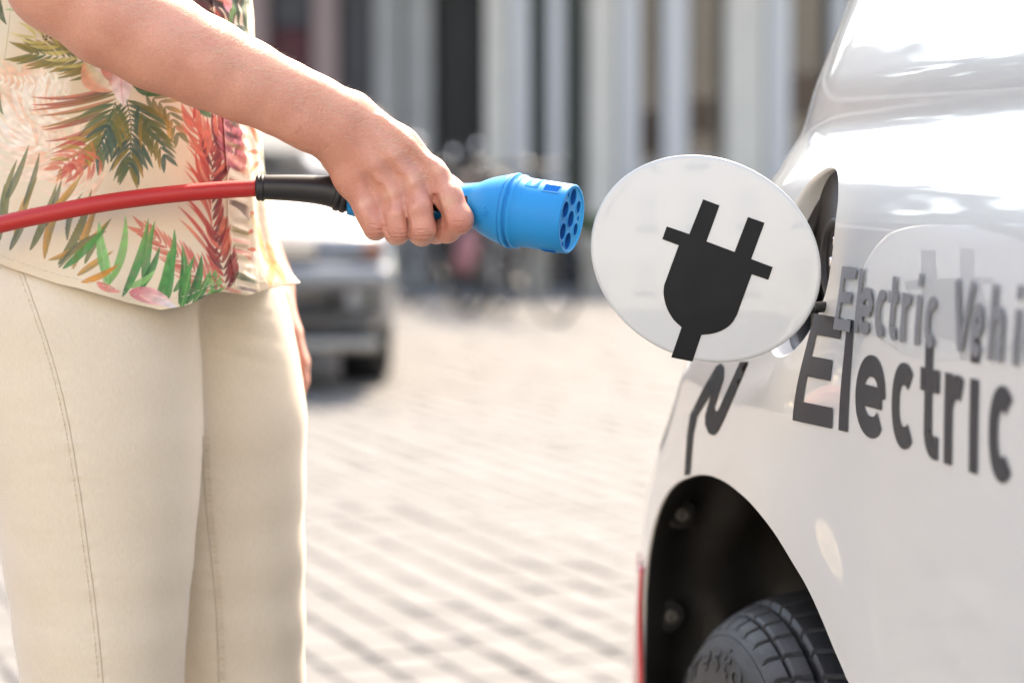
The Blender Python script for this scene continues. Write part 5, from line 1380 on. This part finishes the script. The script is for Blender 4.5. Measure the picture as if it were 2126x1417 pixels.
# the strip: the columns of the cloth between two angles that follow the opening
mid = nt_//2
cand = [i for i in range(npz) if 474 < XX[i, 60] < 521 and 0 < phis[i] < 1.6]
i0, i1 = cand[0], cand[-1]+1
PV_ = fl3[i0:i1].copy()+n3[i0:i1]*.0011; PC = col3[i0:i1].copy()
zz = PV_[:, :, 2]; uu = np.linspace(0, 1, i1-i0)[:, None]
edge = np.minimum(uu, 1-uu)
PV_ += n3[i0:i1]*(.0006*np.exp(-(edge/.06)**2)+.0006*np.sin(zz*2*np.pi/.0105+3*uu+1.2*np.sin(zz*120))*np.sin(np.pi*uu)**.5)[:, :, None]
ph_ = (zz/.0125+.35*np.sin(zz*160)+.6*uu) % 1; kk = np.floor(zz/.0125+.35*np.sin(zz*160)+.6*uu).astype(int) % 5
pal = [lin((66, 96, 66)), lin((200, 96, 80)), lin((226, 150, 130)), lin((150, 130, 80)), lin((90, 56, 56))]
for q in range(5):
    a_ = ((kk == q) & (ph_ > .28) & (ph_ < .66))*(.75*np.clip(np.sin(np.pi*uu)*1.6, 0, 1)); PC = PC*(1-a_[:, :, None])+pal[q][None, None]*a_[:, :, None]
m_c = i1-i0; i_, j_ = np.meshgrid(np.arange(m_c-1), np.arange(nt_-1), indexing='ij')
FP = np.stack([(i_*nt_+j_).ravel(), ((i_+1)*nt_+j_).ravel(), ((i_+1)*nt_+j_+1).ravel(), (i_*nt_+j_+1).ravel()], 1)
plk = colour_mesh('placket', PV_.reshape(-1, 3), FP, PC.reshape(-1, 3), shm, blouse)
lst = []
for i in range(20, 640):
    if i % 7 > 3: continue
    if i % 7 == 0:
        a = fl3[i, 12]+n3[i, 12]*.0003; b = fl3[min(i+4, npz-1), 12]+n3[i, 12]*.0003; lst.append(tube([a, b], .00022, 4))
mesh('hem_stitching', *merge(lst), mat('hem_thread', (.72, .66, .52), .8, noise=.05), blouse)['kind'] = 'stuff'
# ================================================================== PARKED CAR, behind the person
carp = mat('silver_paint', (.17, .175, .185), .3, metal=.4, coat=1.0, coat_rough=.03, noise=.03, nscale=5)
dark = mat('dark_grille', (.02, .02, .022), .4, noise=.3, nscale=30)
cglass = mat('windscreen_glass', (.02, .032, .03), .35, spec=.25, noise=.2, nscale=3)
lens_ = mat('headlamp_lens', (.22, .24, .27), .08, coat=1.0, noise=.3, nscale=30)
amber = mat('amber_lens', (.30, .09, .04), .2, coat=1.0, noise=.2)
CY = 10.7; K = CY/FPX
def cxp(px): return (px-1063)*K
car = empty('parked_car', (cxp(828), CY, 0), 'silver car parked nose towards the camera behind the person', 'car')
x0c, x1c = cxp(28), cxp(836); xm = (x0c+x1c)/2; hw_ = (x1c-x0c)/2
def section(y, hs_, inset, name, m, n=22, parent=car): pass
# body shell as stations front to back: half-width at a set of heights
st = [(-.06, .42, .58, .84), (.0, .26, .68, .94), (.12, .24, .76, .985), (.5, .23, .86, .995), (.95, .22, .96, 1.0), (1.35, .22, 1.03, 1.0), (2.4, .22, 1.12, 1.0), (3.6, .24, 1.12, .99), (4.2, .28, 1.08, .95), (4.4, .45, .95, .86)]
V = []; F = []; nq = 28
for (dy, lo, hi, wk) in st:
    for k in range(nq):
        t = 2*math.pi*k/nq; c, s_ = math.cos(t), math.sin(t); e1_ = .42
        V.append((xm+hw_*wk*math.copysign(abs(c)**e1_, c), CY+dy, (lo+hi)/2+(hi-lo)/2*math.copysign(abs(s_)**e1_, s_)))
for i in range(len(st)-1):
    for k in range(nq): F.append((i*nq+k, i*nq+(k+1) % nq, (i+1)*nq+(k+1) % nq, (i+1)*nq+k))
F.append(tuple(range(nq))); F.append(tuple((len(st)-1)*nq+k for k in range(nq)))
cb = mesh('body', V, F, carp, car); cb.modifiers.new('s', 'SUBSURF').render_levels = 2
# cabin
V = []; F = []
stc = [(1.15, 1.04, .80), (1.95, 1.36, .68), (2.3, 1.43, .64), (3.2, 1.43, .64), (4.1, 1.10, .74)]
for dy, hi, wk in stc:
    for (a, b) in ((-1, 1.02), (-.98, (1.02+hi)/2), (-.90, hi-.03), (0, hi), (.90, hi-.03), (.98, (1.02+hi)/2), (1, 1.02)):
        V.append((xm+hw_*wk*a*(1.18 if b < 1.1 else 1.0), CY+dy, min(b, hi)))
for i in range(4):
    for k in range(6): F.append((i*7+k, i*7+k+1, (i+1)*7+k+1, (i+1)*7+k))
mesh('roof', V, F, carp, car)
ws = [(-.86*hw_, 1.10, 1.10), (.86*hw_, 1.10, 1.10), (.66*hw_, 1.93, 1.36), (-.66*hw_, 1.93, 1.36)]
mesh('windscreen', [(xm+a, CY+b-.01, c) for a, b, c in ws], [(0, 1, 2, 3)], cglass, car, smooth=False).modifiers.new('s', 'SOLIDIFY').thickness = .006
for s_ in (-1, 1):
    mesh('side_window', [(xm+s_*.92*hw_, CY+1.3, 1.12), (xm+s_*.92*hw_, CY+3.6, 1.12), (xm+s_*.74*hw_, CY+3.2, 1.38), (xm+s_*.74*hw_, CY+1.95, 1.34)], [(0, 1, 2, 3)], cglass, car, smooth=False).modifiers.new('s', 'SOLIDIFY').thickness = .006
    mirror = mesh('wing_mirror', *box((xm+s_*(hw_+.09), CY+1.35, 1.10), (.22, .12, .15)), carp, car, smooth=False); bevel_obj(mirror, .04, 3)
    tx = xm+s_*(hw_-.125)
    wq = mesh('wheel', *lathe((tx+s_*.10, CY+.85, .335), (-s_, 0, 0), [(0, .03), (.02, .12), (.01, .21), (.2, .22)], 32), M['steel'], car)
    mesh('tyre', *lathe((tx+s_*.115, CY+.85, .335), (-s_, 0, 0), [(0, .22), (0, .30), (.03, .335), (.20, .335), (.23, .30), (.23, .22)], 40), M['rubber'], wq)
    wq = mesh('wheel', *lathe((tx+s_*.10, CY+3.4, .335), (-s_, 0, 0), [(0, .03), (.02, .12), (.01, .21), (.2, .22)], 32), M['steel'], car)
    mesh('tyre', *lathe((tx+s_*.115, CY+3.4, .335), (-s_, 0, 0), [(0, .22), (0, .30), (.03, .335), (.20, .335), (.23, .30), (.23, .22)], 40), M['rubber'], wq)
    hl = mesh('headlamp', *box((xm+s_*(hw_-.26), CY+.02, .665), (.42, .16, .10), Matrix.Rotation(s_*-.18, 3, 'Z')), lens_, car, smooth=False); bevel_obj(hl, .04, 3)
    bevel_obj(mesh('indicator', *box((xm+s_*(hw_-.13), CY-.04, .66), (.09, .10, .08)), amber, hl, smooth=False), .02)
    fg = mesh('fog_lamp_recess', *box((xm+s_*(hw_-.22), CY-.035, .44), (.20, .10, .13)), dark, car, smooth=False); bevel_obj(fg, .03, 3)
    mesh('fog_lamp', *lathe((xm+s_*(hw_-.22), CY-.08, .44), (0, -1, 0), [(0, .05), (.02, .048), (.03, .03), (.032, .002)], 20), lens_, fg)
gr = mesh('grille', *box((xm, CY-.03, .66), (.98, .10, .09)), dark, car, smooth=False); bevel_obj(gr, .03, 3)
for k in range(3): mesh('grille_bar', *box((xm, CY-.105, .635+k*.025), (.94, .02, .012)), M['chrome'], gr, smooth=False)
bevel_obj(mesh('bumper', *box((xm, CY-.05, .53), (2*hw_-.10, .26, .12)), carp, car, smooth=False), .05, 4)
bevel_obj(mesh('lower_intake', *box((xm, CY-.02, .34), (1.1, .16, .14)), dark, car, smooth=False), .03, 3)
bevel_obj(mesh('number_plate', *box((xm, CY-.185, .53), (.52, .015, .11)), mat('plate_white', (.7, .7, .68), .4, noise=.03), car, smooth=False), .004)
bevel_obj(mesh('skid_plate', *box((xm, CY+.05, .235), (1.5, .3, .06)), M['steel'], car, smooth=False), .02)

car.rotation_euler.z = math.radians(6.5)
# ================================================================== BICYCLES by the dark doorway, people further off
frm = [mat('bicycle_frame', (.02, .022, .03), .3, coat=.6, noise=.1), mat('bicycle_frame_brown', (.05, .035, .025), .35, coat=.6, noise=.1)]
sad = mat('saddle_leather', (.05, .03, .02), .5, noise=.2)
def bicycle(px, Y, rz, m, label):
    b = empty('bicycle', ((px-1063)/FPX*Y, Y, 0), label, 'bicycle', 'bicycles parked in front of the building')
    o = Vector(b.location); c, s_ = math.cos(rz), math.sin(rz)
    def T(u, v, z): return Vector((o.x+u*c-v*s_, o.y+u*s_+v*c, z))
    for u in (-.52, .52):
        n = 32; ctr = T(u, 0, .34)
        w_ = mesh('wheel', *tube([ctr+Vector((c*math.cos(t), s_*math.cos(t), math.sin(t)))*.325 for t in np.linspace(0, 2*math.pi, 33)], .018, 8, False), M['rubber'], b)
        sp = [tube([ctr, ctr+Vector((c*math.cos(t), s_*math.cos(t), math.sin(t)))*.315], .0015, 4) for t in np.linspace(0, 2*math.pi, 19)[:-1]]
        mesh('spokes', *merge(sp), M['black'], w_, smooth=False)['kind'] = 'stuff'
    A, B_, C_, D_, E_ = T(-.52, 0, .34), T(-.08, 0, .30), T(-.18, 0, .82), T(.34, 0, .86), T(.52, 0, .34)
    mesh('frame', *merge([tube([p, q], .017, 8) for p, q in ((A, B_), (A, C_), (B_, C_), (B_, D_), (C_, D_))]), m, b)
    fk = mesh('fork', *tube([E_, T(.40, 0, .74), D_, T(.31, 0, 1.02)], .014, 8), m, b)
    hb = mesh('handlebar', *tube([T(.20, -.27, 1.04), T(.33, -.20, 1.07), T(.31, 0, 1.05), T(.33, .20, 1.07), T(.20, .27, 1.04)], .012, 8), M['black'], b)
    for v in (-.25, .25):
        mesh('grip', *tube([T(.20, v*1.08, 1.04), T(.29, v*.9, 1.06)], .017, 8), M['grip'], hb)
    mesh('bell', *lathe(T(.31, -.09, 1.075), (0, 0, 1), [(0, .030), (.012, .028), (.02, .018), (.023, .002)], 16), M['steel'], hb)
    mesh('headlight', *lathe(T(.40, 0, .93), T(1, 0, 0)-T(0, 0, 0), [(-.04, .02), (0, .038), (.01, .036), (.013, .002)], 16), M['black'], b)
    st_ = mesh('saddle', *tube([T(-.32, 0, .93), T(-.20, 0, .945), T(-.04, 0, .93)], [.075, .06, .02], 12), sad, b); st_.scale = (1, 1, 1)
    mesh('seat_post', *tube([C_, T(-.19, 0, .92)], .012, 8), M['chrome'], b)
    for u in (-.52, .52):
        ctr = T(u, 0, .34)
        mesh('mudguard', *tube([ctr+Vector((c*math.cos(t), s_*math.cos(t), math.sin(t)))*.36 for t in np.linspace(.2, math.pi-.2, 16)], .016, 6), m, b)
    mesh('crank', *merge([tube([T(-.08, .06, .30), T(.06, .08, .20)], .009, 6), tube([T(-.08, -.06, .30), T(-.22, -.08, .40)], .009, 6), lathe(T(-.08, .03, .30), T(0, 1, 0)-T(0, 0, 0), [(0, .09), (.004, .09)], 24)]), M['steel'], b)
    mesh('pedal', *box(T(.06, .11, .20), (.09, .06, .02)), M['black'], b, smooth=False); mesh('pedal', *box(T(-.22, -.11, .40), (.09, .06, .02)), M['black'], b, smooth=False)
    mesh('rack', *merge([tube([T(-.20, v, .70), T(-.70, v, .72)], .006, 6) for v in (-.06, .06)]), M['steel'], b)
    return T, b
T1, b1 = bicycle(905, 18.2, math.radians(-62), frm[0], 'black bicycle nearest the dark doorway with its saddle bag side forward')
T2_, b2 = bicycle(992, 17.8, math.radians(-70), frm[0], 'black bicycle standing between two others with a bright chrome bell')
T3, b3 = bicycle(1065, 16.6, math.radians(-58), frm[1], 'brown bicycle at the right end of the row by the stone plinth')
bagm = mat('pink_cloth', (.52, .22, .24), .85, noise=.25, nscale=12); bagt = mat('pale_pink_cloth', (.60, .42, .44), .85, noise=.1, nscale=12)
bg_ = empty('shopping_bag', T2_(-.1, 0, .3), 'pale pink topped cloth bag hanging on the middle bicycle', 'bag')
pc = Vector(((965-1063)/FPX*17.4, 17.4, 0))
bm = bmesh.new(); bmesh.ops.create_uvsphere(bm, u_segments=20, v_segments=14, radius=1)
for v in bm.verts: v.co = Vector((pc.x+v.co.x*.10*(1-.2*v.co.z), pc.y+v.co.y*.07, .46+v.co.z*.17))
bm_obj('bag_body', bm, bagm, bg_)
bm = bmesh.new(); bmesh.ops.create_uvsphere(bm, u_segments=20, v_segments=14, radius=1)
for v in bm.verts: v.co = Vector((pc.x+.02+v.co.x*.09, pc.y+v.co.y*.06, .66+v.co.z*.07))
bm_obj('bag_top', bm, bagt, bg_)
mesh('strap', *tube([pc+Vector((-.06, 0, .70)), pc+Vector((0, .0, .98)), pc+Vector((.08, 0, .70))], .007, 6), bagm, bg_)
# small chrome discs on posts, added to make two blurred glints
for (px, py, lb_) in ((941, 317, 'lower left of two chrome discs added for glints beside the doorway'), (990, 303, 'upper right of two chrome discs added for glints beside the doorway')):
    p = W(px, py, 19.0); ms = empty('glint_post', (p.x, p.y, 0), lb_, 'added glint disc', 'added chrome discs on thin posts')
    mesh('post', *tube([(p.x, p.y, 0), (p.x, p.y, p.z-.04)], .015, 10), M['black'], ms)
    mesh('mirror', *lathe(p, (0, -1, .5), [(-.012, .008), (-.004, .022), (.0, .024), (.006, .02), (.010, .012), (.012, .001)], 24), M['chrome'], ms)
# planters in front of the facade
for (px, lb_, wv2) in ((1108, 'beige stone planter box by the building, left of the grille', .55), (1232, 'wide beige stone planter box right of the grille', .55)):
    x = (px-1063)/FPX*20.6; pt_ = empty('planter', (x, 20.6, 0), lb_, 'planter', 'stone planters along the facade')
    bevel_obj(mesh('trough', *box((x, 20.6, .25), (wv2*.42, .4, .5)), s_beige, pt_, smooth=False), .02)
    lf = []
    r5 = random.Random(int(px))
    for q in range(120):
        a = Vector((x+r5.uniform(-.1, .1), 20.6+r5.uniform(-.15, .15), .5)); b = a+Vector((r5.uniform(-.08, .08), r5.uniform(-.08, .08), r5.uniform(.05, .22)))
        lf.append(([a, (a+b)/2+Vector((.012, 0, 0)), b, (a+b)/2-Vector((.012, 0, 0))], [(0, 1, 2, 3)]))
    mesh('foliage', *merge(lf), mat('planter_leaves', (.05, .09, .03), .6, noise=.4), pt_, smooth=False)['kind'] = 'stuff'
